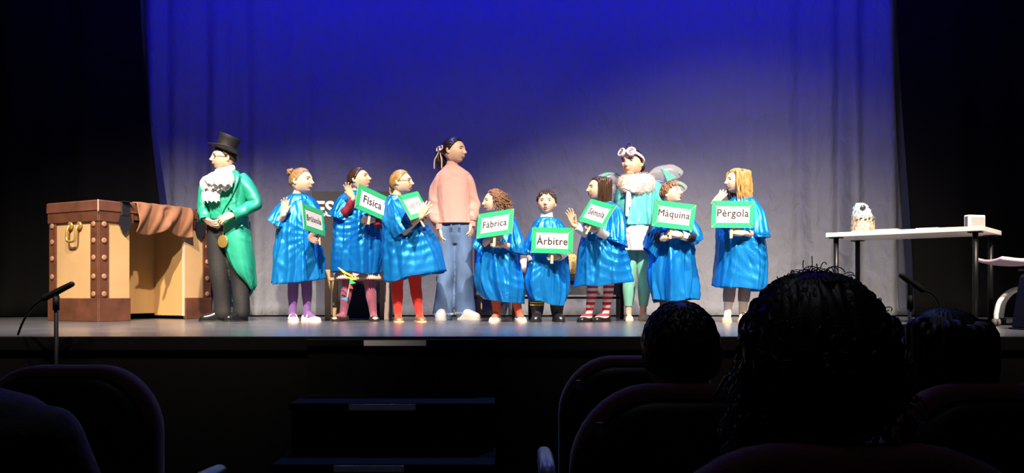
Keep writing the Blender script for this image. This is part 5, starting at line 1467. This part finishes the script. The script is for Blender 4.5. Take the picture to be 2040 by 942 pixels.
sign(p, 'Sèmola', (1189, 425), (49, 15), (26, -44), -1, 'green framed sign reading Sèmola, tilted, held by the girl with striped tights', dy=-0.31, tw=0.80)

# winged girl
p = Person(7.62, 1268, 'person in aqua tunic with fur collar, goggles and clear wings')
hd = p.head(1260, 325, 52, -36, 0, 0, neck=(1266, 356, 0.01), brow=DARK_H, mouth='soft')
h = p.hair([hair_cap(hd, 0.045, front=0.30, side=0.07, nape=-0.28, axis=(0, 0.8, -0.5), part=True)], DARK_H)
gs = []
for k in range(7):
    t = np.linspace(0, 5, 14); e1 = unit([math.sin(k), 0.3, math.cos(k)]); e2 = unit(np.cross(e1, [0.2, 1, 0.3]))
    gs.append(tube([np.array([0.10, 0.52, -0.10]) + (0.10 + 0.01 * k) * (math.cos(q) * e1 + math.sin(q) * e2) for q in t], [0.02] + [0.04] * 12 + [0.02], 7))
p.hair(gs + [ellipsoid((0.10, 0.50, -0.10), (0.12, 0.10, 0.13))], DARK_H, 'hair_bun', h)
PINKW = mat('pink_white_vinyl', (0.80, 0.66, 0.70), 0.35)
t = np.linspace(0, 2 * np.pi, 33)
gb = p.hair([tube([(0.43 * math.cos(a), 0.50 * math.sin(a) - 0.0, 0.16 + 0.22 * (-math.sin(a)) + 0.02) for a in t], 0.036, 10, None, False, flat=((0, 0.4, 1), 1.6))], mat('headband_white', (0.80, 0.76, 0.78), 0.5), 'headband')
for q in (-1, 1):
    c = np.array([q * 0.20, -0.47, 0.36]); R = rotz(q * math.radians(26)) @ rotx(math.radians(68))
    cup = p.hair([lathe([(0.15, -0.09), (0.175, -0.02), (0.185, 0.05), (0.165, 0.075), (0.13, 0.07), (0.125, 0.03)], 28, R, c)], PINKW, 'goggle_cup', gb)
    p.hair([lathe([(0.13, 0.02), (0.125, 0.045), (0.06, 0.055), (0.01, 0.057)], 24, R, c)], mat('lens_pattern', (0.30, 0.26, 0.28), 0.25, metal=0.3, var=0.9, vscale=40), 'lens', cup)
p.hair([tube([(-0.05, -0.25, 0.50), (-0.10, -0.22, 0.66), (-0.02, -0.2, 0.73), (0.07, -0.2, 0.66), (0.08, -0.22, 0.50)], 0.020, 8, 20), tube([(-0.14, -0.25, 0.46), (-0.16, -0.2, 0.60), (-0.04, -0.2, 0.72)], 0.016, 8, 14)], mat('navy_wire', (0.01, 0.012, 0.07), 0.3), 'antenna', gb)
# aqua face paint on the cheek
AQUAF = mat('aqua_face_paint', (0.20, 0.55, 0.50), 0.5)
for k in range(4):
    x0 = 0.20 + 0.035 * k
    p.hair([tube([(x0 - 0.05, face_y(x0 - 0.05, 0.05) - 0.004, 0.05 - 0.012 * k), (x0 + 0.03, face_y(x0 + 0.03, -0.02 - 0.02 * k) - 0.004, -0.02 - 0.03 * k)], 0.011, 6, 8, flat=((0, 1, 0), 0.5))], AQUAF, 'face_paint')
p.torso([(1266, 358, 10, 0.05), (1266, 368, 30, 0.07), (1266, 410, 33, 0.095), (1267, 450, 31, 0.095), (1268, 500, 33, 0.10)])
p.arm((1236, 374, 0.0), (1232, 415, 0.06), (1238, 455, 0.02), 0.155, to=(1240, 478, 0.0), n=(0.8, 0.2, 0), side=-1, curl=(16, 22, 16), spread=4, thumb=18)
p.arm((1298, 374, 0.0), (1312, 415, 0.06), (1310, 455, 0.05), 0.155, to=(1308, 478, 0.04), n=(-0.8, 0.2, 0), side=1, curl=(16, 22, 16), spread=4, thumb=18)
MINT = mat('mint_leggings', (0.22, 0.60, 0.46), 0.65, sheen=0.2); SLIP = mat('cream_slippers', (0.74, 0.62, 0.46), 0.7)
for hip, kn, an, yaw in (((1254, 480, 0), (1253, 560, 0.0), (1252, 622, 0.0), -6), ((1281, 480, 0.0), (1284, 560, 0.0), (1281, 622, 0.0), 4)):
    Hh_, K_, A_ = p.P(*hip), p.P(*kn), p.P(*an)
    A, f = p.leg(hip, kn, an, yaw=yaw, r=(0.074, 0.052, 0.050, 0.030)); p.shoe(A, yaw, SLIP, 0.205, 'flat', SLIP)
    p.part('leggings', tube([Hh_, Hh_ * 0.5 + K_ * 0.5, K_, K_ * 0.68 + A_ * 0.32, K_ * 0.2 + A_ * 0.8], [0.084, 0.072, 0.057, 0.056, 0.038], 24, 40, False), MINT)
p.finish()
AQUA = mat('aqua_organza', (0.10, 0.50, 0.50), 0.4, metal=0.1, bump=0.15, bscale=30); IRID = mat('iridescent_film', (0.66, 0.72, 0.70), 0.22, metal=0.2, bump=0.3, bscale=14, var=0.12, vscale=9)
tn = thicken(p.part('tunic', cloth(p, [(1252, 352, 1282, 352, 0.06, 0), (1238, 362, 1298, 362, 0.085, 0), (1230, 380, 1306, 378, 0.11, 0), (1230, 410, 1304, 410, 0.125, 0), (1234, 450, 1302, 450, 0.13, 0)], folds=((6, 1), (9, 0.6)), amp=(0.0, 0.006, 0.010, 0.012), crump=0.005, seed=91), AQUA), 0.003)
thicken(p.part('tunic_skirt', cloth(p, [(1236, 436, 1301, 436, 0.125, 0), (1237, 465, 1300, 465, 0.14, 0), (1238, 500, 1296, 500, 0.15, 0)], 50, 120, folds=((6, 1), (7, 0.6)), amp=(0.002, 0.005, 0.008), crump=0.005, seed=92), IRID, tn), 0.003)
thicken(p.part('sleeve', cloth(p, [(1284, 360, 1302, 358, 0.07, 0.0), (1290, 385, 1318, 372, 0.09, 0.02), (1298, 420, 1324, 412, 0.085, 0.04), (1300, 450, 1320, 448, 0.07, 0.05)], 40, 70, folds=((5, 1),), amp=(0.002, 0.008), crump=0.004, seed=93), AQUA, tn), 0.003)
thicken(p.part('sleeve', cloth(p, [(1234, 360, 1250, 362, 0.07, 0.0), (1226, 385, 1246, 385, 0.09, 0.02), (1224, 420, 1244, 420, 0.085, 0.04), (1228, 450, 1244, 450, 0.07, 0.05)], 40, 70, folds=((5, 1),), amp=(0.002, 0.008), crump=0.004, seed=94), AQUA, tn), 0.003)
FUR = mat('pale_pink_fur', (0.78, 0.60, 0.53), 0.9)
fr = cloth(p, [(1251, 350, 1283, 350, 0.075, 0), (1236, 352, 1297, 350, 0.12, 0), (1227, 366, 1306, 364, 0.155, 0), (1230, 384, 1302, 382, 0.150, 0), (1238, 388, 1296, 392, 0.13, 0)], 30, 80, folds=((4, 1),), amp=(0.0, 0.004), crump=0.008, seed=95)
gs = [fr]; r = np.random.default_rng(3)
Vf = fr[0]; cf = Vf.mean(0)
for k in range(3600):
    b_ = Vf[r.integers(len(Vf))] + r.normal(size=3) * 0.006; n_ = unit(unit((b_ - cf) * [1, 1, 0.8]) + r.normal(size=3) * 0.55 + [0, 0, -0.25])
    e_ = b_ + n_ * r.uniform(0.008, 0.016); q = r.normal(size=3) * 0.0012
    V = np.array([b_ + [0.0026, 0, 0] + q, b_ + [-0.0013, 0.0022, 0] + q, b_ + [-0.0013, -0.0022, 0.001] + q, e_]); gs.append((V, [(0, 1, 3), (1, 2, 3), (2, 0, 3)]))
o = p.part('fur_collar', join(*gs), FUR); o['kind'] = 'stuff'
rb = p.part('ribbon_tie', join(ellipsoid(p.P(1252, 376, -0.175), (0.022, 0.014, 0.016)), ellipsoid(p.P(1246, 374, -0.175), (0.026, 0.012, 0.014), roty(0.3)), ellipsoid(p.P(1260, 380, -0.175), (0.026, 0.014, 0.017), roty(0.5)),
                               tube([p.P(1251, 377, -0.172), p.P(1250, 395, -0.165), p.P(1249, 428, -0.155)], [0.010, 0.014, 0.015], 10, 16, flat=((0, 1, 0), 0.35)), tube([p.P(1253, 377, -0.17), p.P(1255, 395, -0.16), p.P(1254, 410, -0.155)], [0.010, 0.012, 0.012], 10, 16, flat=((0, 1, 0), 0.35))), WHITE_C)
FILM = mat('wing_film', (0.85, 0.88, 0.90), 0.25, alpha=0.22, spec=0.6); WIRE = mat('wing_wire', (0.10, 0.04, 0.05), 0.4); GLIT = mat('green_glitter', (0.06, 0.80, 0.30), 0.35, metal=0.2, bump=0.5, bscale=150)


def wing(pts, glit, dy):
    c = np.mean([p.P(x, y, dy) for x, y in pts], 0); Q = spline(np.array([p.P(x, y, dy) for x, y in pts + pts[:1]]), 48)
    n = len(Q); V = [c + [0, -0.03, 0]]; Fs = []
    for q in (0.33, 0.66, 1.0): V += [c + (a_ - c) * q + np.array([0, -0.03 * (1 - q * q), 0]) for a_ in Q]
    for j in range(n - 1):
        Fs.append((0, 1 + j, 2 + j))
        for k in range(2): Fs.append((1 + k * n + j, 1 + (k + 1) * n + j, 2 + (k + 1) * n + j, 2 + k * n + j))
    w = p.part('wing', (np.array(V), Fs), FILM)
    p.part('wing_wire', tube(Q, 0.0028, 6, None, False), WIRE, w)
    for gp in glit:
        G = [p.P(x, y, dy - 0.036) for x, y in gp]; m = len(G)
        p.part('glitter', (np.array(G + [q + [0, 0.003, 0] for q in G]), [tuple(range(m)), tuple(range(2 * m - 1, m - 1, -1))] + [(i, m + i, m + (i + 1) % m, (i + 1) % m) for i in range(m)]), GLIT, w, None, False)


wing([(1292, 345), (1304, 334), (1322, 329), (1342, 328), (1361, 340), (1355, 353), (1334, 360), (1308, 357)], [[(1316, 333), (1326, 340), (1340, 348), (1346, 353), (1330, 362), (1326, 352)], [(1353, 341), (1358, 342), (1356, 346)]], 0.14)
wing([(1300, 358), (1325, 358), (1346, 358), (1362, 364), (1370, 373), (1362, 383), (1340, 380), (1315, 370)], [[(1342, 359), (1360, 366), (1369, 373), (1356, 368)], [(1328, 358), (1340, 358), (1337, 363)]], 0.18)
wing([(1236, 352), (1226, 345), (1212, 343), (1196, 347), (1185, 356), (1192, 366), (1212, 368), (1230, 362)], [[(1194, 353), (1206, 345), (1218, 344), (1208, 350)], [(1220, 344), (1230, 345), (1231, 350)]], 0.14)
wing([(1238, 368), (1220, 366), (1200, 372), (1192, 384), (1204, 392), (1228, 384)], [], 0.18)

# boy with the painted moustache
p = Person(7.20, 1340, 'person with light brown hair and open mouth in a blue gown over a black jacket')
hd = p.head(1338, 386, 44, 46, 14, 0, neck=(1334, 412, 0.0), brow=LBROWN_H, mouth='open')
p.hair([hair_cap(hd, 0.06, front=0.31, side=0.06, nape=-0.26, axis=(0.2, 0.2, 1), fringe=0.05, amp=0.012, seed=4)] + short_locks(170, np.random.default_rng(4), front=0.17, side=-0.04, L=0.6), LBROWN_H)
for q in (-1, 1): p.part('painted_moustache', hd.geo(tube([(q * 0.015, face_y(0.02, -0.195) - 0.006, -0.198), (q * 0.07, face_y(0.07, -0.20) - 0.006, -0.195), (q * 0.13, face_y(0.13, -0.19) - 0.004, -0.175)], [0.014, 0.016, 0.005], 6, 10)), DARK_H)
p.torso([(1337, 412, 9, 0.045), (1338, 422, 26, 0.06), (1339, 460, 29, 0.085), (1340, 520, 28, 0.085), (1340, 560, 28, 0.085)])
p.arm((1308, 428, 0.0), (1302, 476, -0.08), (1326, 472, -0.23), 0.14, to=(1346, 462, -0.25), n=(0.1, 0.75, -0.1), side=-1, curl=(28, 40, 30), spread=3, thumb=20)
p.arm((1370, 428, 0.0), (1384, 474, -0.08), (1356, 468, -0.25), 0.14, to=(1337, 462, -0.27), n=(0.0, 0.75, -0.1), side=1, curl=(28, 40, 30), spread=3, thumb=20)
for q in (((1306, 452, -0.04), (1303, 474, -0.09), (1314, 474, -0.17), (1322, 472, -0.21)), ((1376, 450, -0.04), (1384, 473, -0.09), (1374, 472, -0.17), (1364, 470, -0.225))):
    sleeve_tube(p, q, [0.055, 0.052, 0.044, 0.040], 'jacket_sleeve', BLK_T, 3, 0.005)
for a_, b_ in (((1319, 473, -0.20), (1328, 471, -0.235)), ((1368, 471, -0.21), (1356, 468, -0.25))):
    p.part('shirt_cuff', tube([p.P(*a_), p.P(*b_)], [0.038, 0.036], 20, 6, False), WHITE_C)
for hip, kn, an, yaw in (((1326, 545, 0), (1325, 585, 0.0), (1324, 626, 0.0), -10), ((1354, 545, 0.0), (1356, 585, 0.0), (1358, 626, 0.0), 12)):
    A, f = p.leg(hip, kn, an, tights=mat('dark_grey_tights', (0.10, 0.085, 0.085), 0.8), yaw=yaw, r=(0.066, 0.054, 0.048, 0.036)); p.shoe(A, yaw, LEATHER, 0.21, 'oxford', LEATHER)
p.finish()
thicken(p.part('breeches', cloth(p, [(1310, 530, 1368, 530, 0.11, 0), (1309, 570, 1368, 570, 0.12, 0), (1310, 600, 1366, 602, 0.12, 0)], 30, 80, folds=((6, 1),), amp=(0.002, 0.008), crump=0.004, seed=101), BLK_T), 0.004)
g = gown(p, [(1326, 411, 1350, 411, 0.055, 0), (1314, 417, 1364, 416, 0.08, 0), (1304, 432, 1374, 430, 0.105, 0), (1303, 470, 1377, 470, 0.13, -0.01), (1300, 510, 1379, 510, 0.145, -0.01), (1297, 555, 1380, 555, 0.155, -0.01), (1303, 601, 1379, 598, 0.155, -0.01)],
         folds=((8, 1), (13, 0.8)), amp=(0.001, 0.008, 0.016, 0.022, 0.026), foci=((1340, 475, -0.15, 'ray', 0.010, 12, 0.25),), seed=102, hem=0.022)
wide_sleeve(p, [(1310, 420, 1324, 432, 0.07, 0.0), (1300, 445, 1322, 462, 0.10, -0.03), (1288, 478, 1312, 494, 0.11, -0.06), (1283, 494, 1304, 514, 0.10, -0.06)], g, seed=103)
wide_sleeve(p, [(1354, 430, 1366, 418, 0.07, 0.0), (1360, 458, 1382, 440, 0.10, -0.03), (1368, 484, 1393, 464, 0.11, -0.06), (1374, 492, 1396, 478, 0.10, -0.06)], g, seed=104)
sign(p, 'Màquina', (1342.5, 429), (82, 10.5), (9, -48), 1, 'green framed sign reading Màquina, held by the boy with the painted moustache', dy=-0.30, tw=0.97)

# blond girl at the right end
p = Person(7.08, 1468, 'person with wavy blond hair in a blue gown and grey leggings, rightmost of the children')
hd = p.head(1468, 361, 47, -76, 2, 0, neck=(1478, 389, 0.0), brow=BLOND_H, mouth='open', eyes='soft')
r = np.random.default_rng(12)
p.hair([hair_cap(hd, 0.06, front=0.31, side=0.12, nape=-0.30, axis=(0, 0.0, 1), part=True, seed=6)] + long_locks(hd, 120, r, 0.84, front=-0.25, rad=0.056, wave=0.030, wf=11, out=0.20, backy=0.10), BLOND_H)
kid_torso(p, 1476, 396, 530, 24)
p.arm((1460, 416, -0.02), (1434, 440, -0.08), (1421, 406, -0.18), 0.15, to=(1442, 385, -0.20), n=(0.3, 0.5, 0.6), side=-1, curl=(10, 14, 10), spread=8, thumb=25)
p.arm((1498, 416, 0.0), (1514, 468, -0.08), (1482, 464, -0.25), 0.145, to=(1455, 457, -0.28), n=(0.0, 0.75, -0.1), side=1, curl=(30, 45, 30), spread=5, thumb=15)
GREYL = mat('grey_mauve_leggings', (0.22, 0.17, 0.20), 0.8); SOCK = mat('white_sock', (0.78, 0.70, 0.66), 0.85); BEIGE = mat('beige_flats', (0.62, 0.42, 0.24), 0.45)
for hip, kn, an, yaw in (((1459, 520, 0), (1454, 570, 0.0), (1449, 627, 0.0), -18), ((1486, 520, 0.02), (1484, 570, 0.02), (1479, 626, 0.02), -14)):
    A, f = p.leg(hip, kn, an, tights=SOCK, tname='sock', yaw=yaw, r=(0.056, 0.046, 0.044, 0.032)); p.shoe(A, yaw, BEIGE, 0.205, 'flat', BEIGE)
    Hh_, K_, A_ = p.P(*hip), p.P(*kn), p.P(*an)
    p.part('leggings', tube([Hh_, Hh_ * 0.5 + K_ * 0.5, K_, K_ * 0.68 + A_ * 0.32, K_ * 0.45 + A_ * 0.55], [0.062, 0.056, 0.051, 0.050, 0.044], 22, 30, False), GREYL)
p.finish()
g = gown(p, [(1466, 391, 1489, 391, 0.05, 0), (1455, 397, 1500, 396, 0.075, 0), (1445, 414, 1511, 410, 0.105, 0), (1434, 450, 1517, 450, 0.14, -0.02), (1431, 485, 1522, 485, 0.165, -0.03), (1428, 530, 1527, 530, 0.18, -0.02), (1425, 569, 1518, 580, 0.175, -0.02)],
         folds=((7, 1), (11, 0.6)), amp=(0.001, 0.006, 0.010, 0.014, 0.016), foci=((1470, 478, -0.17, 'ray', 0.012, 11, 0.32), (1516, 470, -0.08, 'swag', 0.010, 44, 0.26)), seed=111, hem=0.012)
wide_sleeve(p, [(1484, 398, 1502, 396, 0.07, 0.0), (1490, 430, 1518, 420, 0.10, -0.05), (1488, 462, 1526, 458, 0.12, -0.10), (1492, 474, 1526, 474, 0.12, -0.10)], g, seed=112)
wide_sleeve(p, [(1450, 402, 1466, 408, 0.07, -0.01), (1434, 425, 1458, 432, 0.09, -0.04), (1426, 448, 1446, 460, 0.09, -0.07)], g, seed=113)
sign(p, 'Pèrgola', (1460, 427), (85, 1), (9, -50), 1, 'green framed sign reading Pèrgola, held by the blond girl at the right end', dy=-0.31, tw=0.94)
# ================================================================== the audience
VEL = mat('red_velvet', (0.10, 0.010, 0.012), 0.9, sheen=0.3, bump=0.1, bscale=200)
SHELL = mat('dark_seat_shell', (0.008, 0.008, 0.011), 0.5)
ARM_M = mat('armrest_lacquer', (0.16, 0.15, 0.22), 0.35)
PLATE = mat('seat_plate', (0.55, 0.52, 0.50), 0.35, metal=0.4)


def slab(W, Hh, t0, t1, rad, y, z, bulge=0.0, n=9):
    """rounded-corner upright slab, local coordinates, from t0 to t1 along y"""
    q = []
    for cx, cz, a0 in ((W / 2 - rad, Hh - rad, 0), (-W / 2 + rad, Hh - rad, 90), (-W / 2 + 0.04, 0.04, 180), (W / 2 - 0.04, 0.04, 270)):
        rr = rad if a0 < 180 else 0.04
        for k in range(n): a = math.radians(a0 + 90 * k / (n - 1)); q.append((cx + rr * math.cos(a), cz + rr * math.sin(a)))
    q = np.array(q); c = q.mean(0); V = []
    prof = [(t0, 0.90), (t0 + 0.012, 0.975), (t0 + 0.03, 1.0), (t1 - 0.02, 1.0), (t1 - 0.006, 0.98), (t1, 0.94)]
    for yy, s_ in prof: V += [(c[0] + (a - c[0]) * s_, y + yy, z + c[1] + (b - c[1]) * s_ + (0.02 * (1 - (a / (W / 2)) ** 2) if b > c[1] else 0)) for a, b in q]
    m = len(q); Fs = [(a, b, c_, d) for a, b, c_, d in grid_faces(len(prof), m)] + [tuple(range(m))[::-1], tuple((len(prof) - 1) * m + j for j in range(m))]
    return np.array(V), Fs


def seat(x, d, top, label, group=None):
    """theatre seat facing the stage; d is the back of its backrest"""
    e = thing('theatre_seat', label, 'seat', (x, d, FLOOR_Z), 0, group)
    zt = top - FLOOR_Z; W = 0.50
    local('backrest', slab(W, 0.60, 0.012, 0.095, 0.16, 0, zt - 0.62), VEL, e, True)
    bs_ = local('back_shell', slab(W - 0.045, 0.56, -0.018, 0.03, 0.14, 0, zt - 0.605), SHELL, e, True)
    local('number_plate', box((-W / 2 + 0.055, -0.020, zt - 0.085), (0.014, 0.004, 0.030), 0.001), PLATE, bs_)
    local('seat_cushion', box((0, 0.30, 0.40), (W - 0.03, 0.42, 0.10), 0.03), VEL, e, True)
    for s in (-1, 1):
        ax = s * (W / 2 + 0.032)
        a_ = local('armrest', box((ax, 0.27, 0.60), (0.05, 0.30, 0.03), 0.010), SHELL, e)
        local('arm_cap', tube([(ax, 0.10, 0.50), (ax, 0.095, 0.575), (ax, 0.115, 0.618), (ax, 0.17, 0.632), (ax, 0.30, 0.634), (ax, 0.42, 0.630)], [0.016, 0.022, 0.026, 0.027, 0.027, 0.024], 14, 30, flat=((0, 0, 1), 0.75)), ARM_M, a_, True)
        local('side_frame', box((ax, 0.25, 0.29), (0.035, 0.30, 0.58), 0.01), SHELL, e)
    return e


SG = 'theatre seats in the front rows'
seat(0.395, 2.60, 0.047, 'dark red front row theatre seat left of the short haired head', SG)
seat(1.035, 2.60, 0.047, 'front row theatre seat mostly hidden behind the two right heads', SG)
seat(-1.21, 2.28, 0.045, 'dark red theatre seat at the far left with a rounded back', SG)
seat(0.370, 1.72, 0.052, 'dark theatre seat directly behind the short haired head', SG)
seat(1.010, 1.72, 0.052, 'second row theatre seat under the reddish dark head at the right', SG)
seat(0.395, 0.94, 0.063, 'nearest theatre seat, its back top under the curly head', SG)
seat(1.035, 0.94, 0.063, 'nearest row theatre seat at the bottom right corner', SG)

HAIR_B = mat('black_brown_hair', (0.010, 0.007, 0.007), 0.5)
HAIR_G = mat('dark_curls', (0.030, 0.025, 0.028), 0.45)
HAIR_R = mat('dark_auburn_hair', (0.022, 0.009, 0.007), 0.5)
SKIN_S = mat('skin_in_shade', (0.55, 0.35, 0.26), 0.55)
JACK = mat('dark_jacket', (0.010, 0.011, 0.016), 0.85, bump=0.2, bscale=60)
JACKB = mat('navy_jacket', (0.075, 0.078, 0.13), 0.8, bump=0.25, bscale=70)


def sitter(x, d, ztop, Hh, label, yaw, hairs, hairm, jack=JACK, wide=0.19, dz=0.0):
    p = Person(d, 1020 + x / d * F, label)
    p.vox = 1.7
    c = np.array([x, d, ztop - 0.52 * Hh])
    p.e.location = (x, d, FLOOR_Z + 0.455)
    cpx = (1020 + c[0] / d * F, HOR - (c[2] - CAMZ) / d * F)
    zs = c[2] - 0.5 * Hh - 0.075                          # shoulder line
    to = lambda q: (1020 + q[0] / q[1] * F, HOR - (q[2] - CAMZ) / q[1] * F, q[1] - d)
    hd = p.head(cpx[0], cpx[1], Hh / p.k, yaw, 0, 0, neck=to((x, d + 0.0, zs + 0.03)), brow=HAIR_B)
    seat_z = FLOOR_Z + 0.465
    rows = [(zs + 0.035, 0.070, 0.065), (zs + 0.005, wide * 0.80, 0.085), (zs - 0.04, wide, 0.105), (zs - 0.16, wide * 0.98, 0.125), (zs * 0.45 + seat_z * 0.55, wide * 0.9, 0.125), (seat_z + 0.06, wide * 0.95, 0.13), (seat_z + 0.005, wide * 0.9, 0.12)]
    a = np.linspace(0, 2 * np.pi, 24, endpoint=False)
    V = [np.array([x + w * math.cos(t), d + 0.02 + b * math.sin(t), z]) for z, w, b in rows for t in a]
    Fs = grid_faces(len(rows), 24) + [tuple(range(24))[::-1], tuple((len(rows) - 1) * 24 + j for j in range(24))]
    gs = [(np.array(V), Fs)]
    for s in (-1, 1):
        S = np.array([x + s * (wide - 0.03), d + 0.02, zs - 0.055]); E = np.array([x + s * (wide + 0.01), d + 0.10, zs - 0.27]); Wr = np.array([x + s * 0.07, d + 0.32, seat_z + 0.16])
        gs.append(tube([S, S * 0.5 + E * 0.5, E, Wr], [0.052, 0.052, 0.046, 0.038], 18, 20))
        p.body.append(arm_geo([S, E, Wr], 0.16, dict(d=np.array([-s * 0.7, 0.7, -0.1]), n=(0, 0, -1), side=s, curl=(15, 20, 15)), vox=0.005))
        hp = np.array([x + s * 0.085, d + 0.02, seat_z + 0.075]); kn = np.array([x + s * 0.10, d + 0.40, seat_z + 0.06]); an = np.array([x + s * 0.10, d + 0.46, FLOOR_Z + 0.09])
        p.part('trouser_leg', union(tube([hp, hp * 0.5 + kn * 0.5, kn, kn * 0.5 + an * 0.5, an], [0.070, 0.068, 0.058, 0.052, 0.045], 18, 30), 0.012, 2), JACK)
        p.part('shoe', union(join(tube([an + [0, -0.03, -0.05], an + [0, 0.14, -0.057]], [0.036, 0.030], 14, 8), tube([an, an + [0, -0.01, -0.04]], 0.037, 14, 5)), 0.006, 1), LEATHER)
    p.part('jacket', union(join(*gs), 0.011, 3), jack)
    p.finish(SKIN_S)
    p.hair(hairs(hd), hairm)
    return p


r = np.random.default_rng(21)


def curls(n, seed, lo=0.0):
    r = np.random.default_rng(seed); gs = [hair_cap(None, 0.07, front=0.22, side=0.02, nape=-0.36, axis=(0, 0.2, 1), amp=0.02)]
    for k in range(n):
        d_ = r.normal(size=3); d_ = unit(d_ * [1, 1, 1])
        if d_[2] < -0.55 or (d_[1] < -0.55 and d_[2] < 0.45): continue
        b_ = head_surface(d_[None])[0]; out_ = unit(b_ * [1, 1, 0.8]); e1 = unit(np.cross(out_, [0.2, 0.1, 1])); L_ = r.uniform(0.01, 0.07)
        tw = r.uniform(0, 6); rr = r.uniform(0.02, 0.05); dr = r.normal(size=3) * 0.05
        gs.append(tube([b_ * 1.05 + out_ * L_ * q + dr * q + np.array([0, 0, -0.10 * q * q]) + rr * (math.cos(9 * q + tw) * e1 + math.sin(9 * q + tw) * np.cross(out_, e1)) for q in np.linspace(0, 1, 14)], [0.013] * 12 + [0.009, 0.004], 5, None, False))
    return gs


p1 = sitter(0.405, 1.14, 0.255, 0.232, 'seated person with dark curly hair seen from behind, largest head in front', 176, lambda hd: curls(420, 5), HAIR_G, wide=0.21)
gs = []
for k in range(170):                                                  # loose fine hairs along the crown and the left side
    lon = r.uniform(-math.pi, math.pi); th = r.uniform(0.0, 1.5)
    d_ = np.array([math.sin(th) * math.sin(lon), math.sin(th) * math.cos(lon), math.cos(th)])
    if d_[1] < -0.5: continue
    b_ = head_surface(d_[None])[0] * 1.12; e1 = unit(np.cross(d_, [0.1, 0.3, 1]) + r.normal(size=3) * 0.3); L_ = r.uniform(0.03, 0.085)
    gs.append(tube([b_ + d_ * L_ * math.sin(3.0 * q) * 0.55 + e1 * L_ * (1 - math.cos(2.6 * q)) * 0.7 for q in np.linspace(0, 1, 9)], 0.0028, 4, None, False))
for k in range(60):
    z0 = r.uniform(-0.5, 0.1); b_ = np.array([r.choice([0.42, 0.42, -0.42]), r.uniform(0.0, 0.2), z0])
    sg = np.sign(b_[0]); L_ = r.uniform(0.04, 0.12); tw = r.uniform(0, 6)
    gs.append(tube([b_ + np.array([sg * L_ * math.sin(2 * q), 0, -0.22 * q]) + 0.02 * np.array([math.cos(8 * q + tw), math.sin(8 * q + tw), 0]) for q in np.linspace(0, 1, 10)], 0.006, 4, None, False))
o = p1.hair(gs, mat('rim_lit_flyaways', (0.14, 0.12, 0.15), 0.4), 'flyaway_hair'); o['kind'] = 'stuff'  # coloured lighter than the curls to imitate stage light on the hair's rim

p2 = sitter(0.378, 1.92, 0.212, 0.205, 'seated person with short dark hair seen from behind in the second row', 186, lambda hd: [hair_cap(None, 0.055, front=0.26, side=0.05, nape=-0.36, axis=(0, 0.3, 1), amp=0.006, groove=70)] + short_locks(260, np.random.default_rng(9), L=0.35, lift=0.05, rad=0.030), HAIR_B, wide=0.18)
glasses(p2, mat('blue_frame', (0.03, 0.03, 0.16), 0.3))
p3 = sitter(0.985, 1.94, 0.190, 0.215, 'seated person with dark auburn hair seen from behind at the right', 180, lambda hd: [hair_cap(None, 0.09, front=0.24, side=0.0, nape=-0.42, axis=(0, 0.1, 1), amp=0.014)] + long_locks(None, 60, np.random.default_rng(31), 0.62, front=-0.10, rad=0.06, out=0.06), HAIR_R, wide=0.20)
p4 = sitter(-0.93, 1.30, 0.375, 0.225, 'seated person in a navy jacket, only a shoulder showing at the lower left corner', 178, lambda hd: [hair_cap(None, 0.06, front=0.26, side=0.05, nape=-0.34)] + short_locks(90, np.random.default_rng(11), L=0.35, lift=0.05, rad=0.035), HAIR_B, jack=JACKB, wide=0.24)
seat(-0.95, 1.10, 0.02, 'theatre seat of the navy jacket person, just outside the lower left corner', SG)
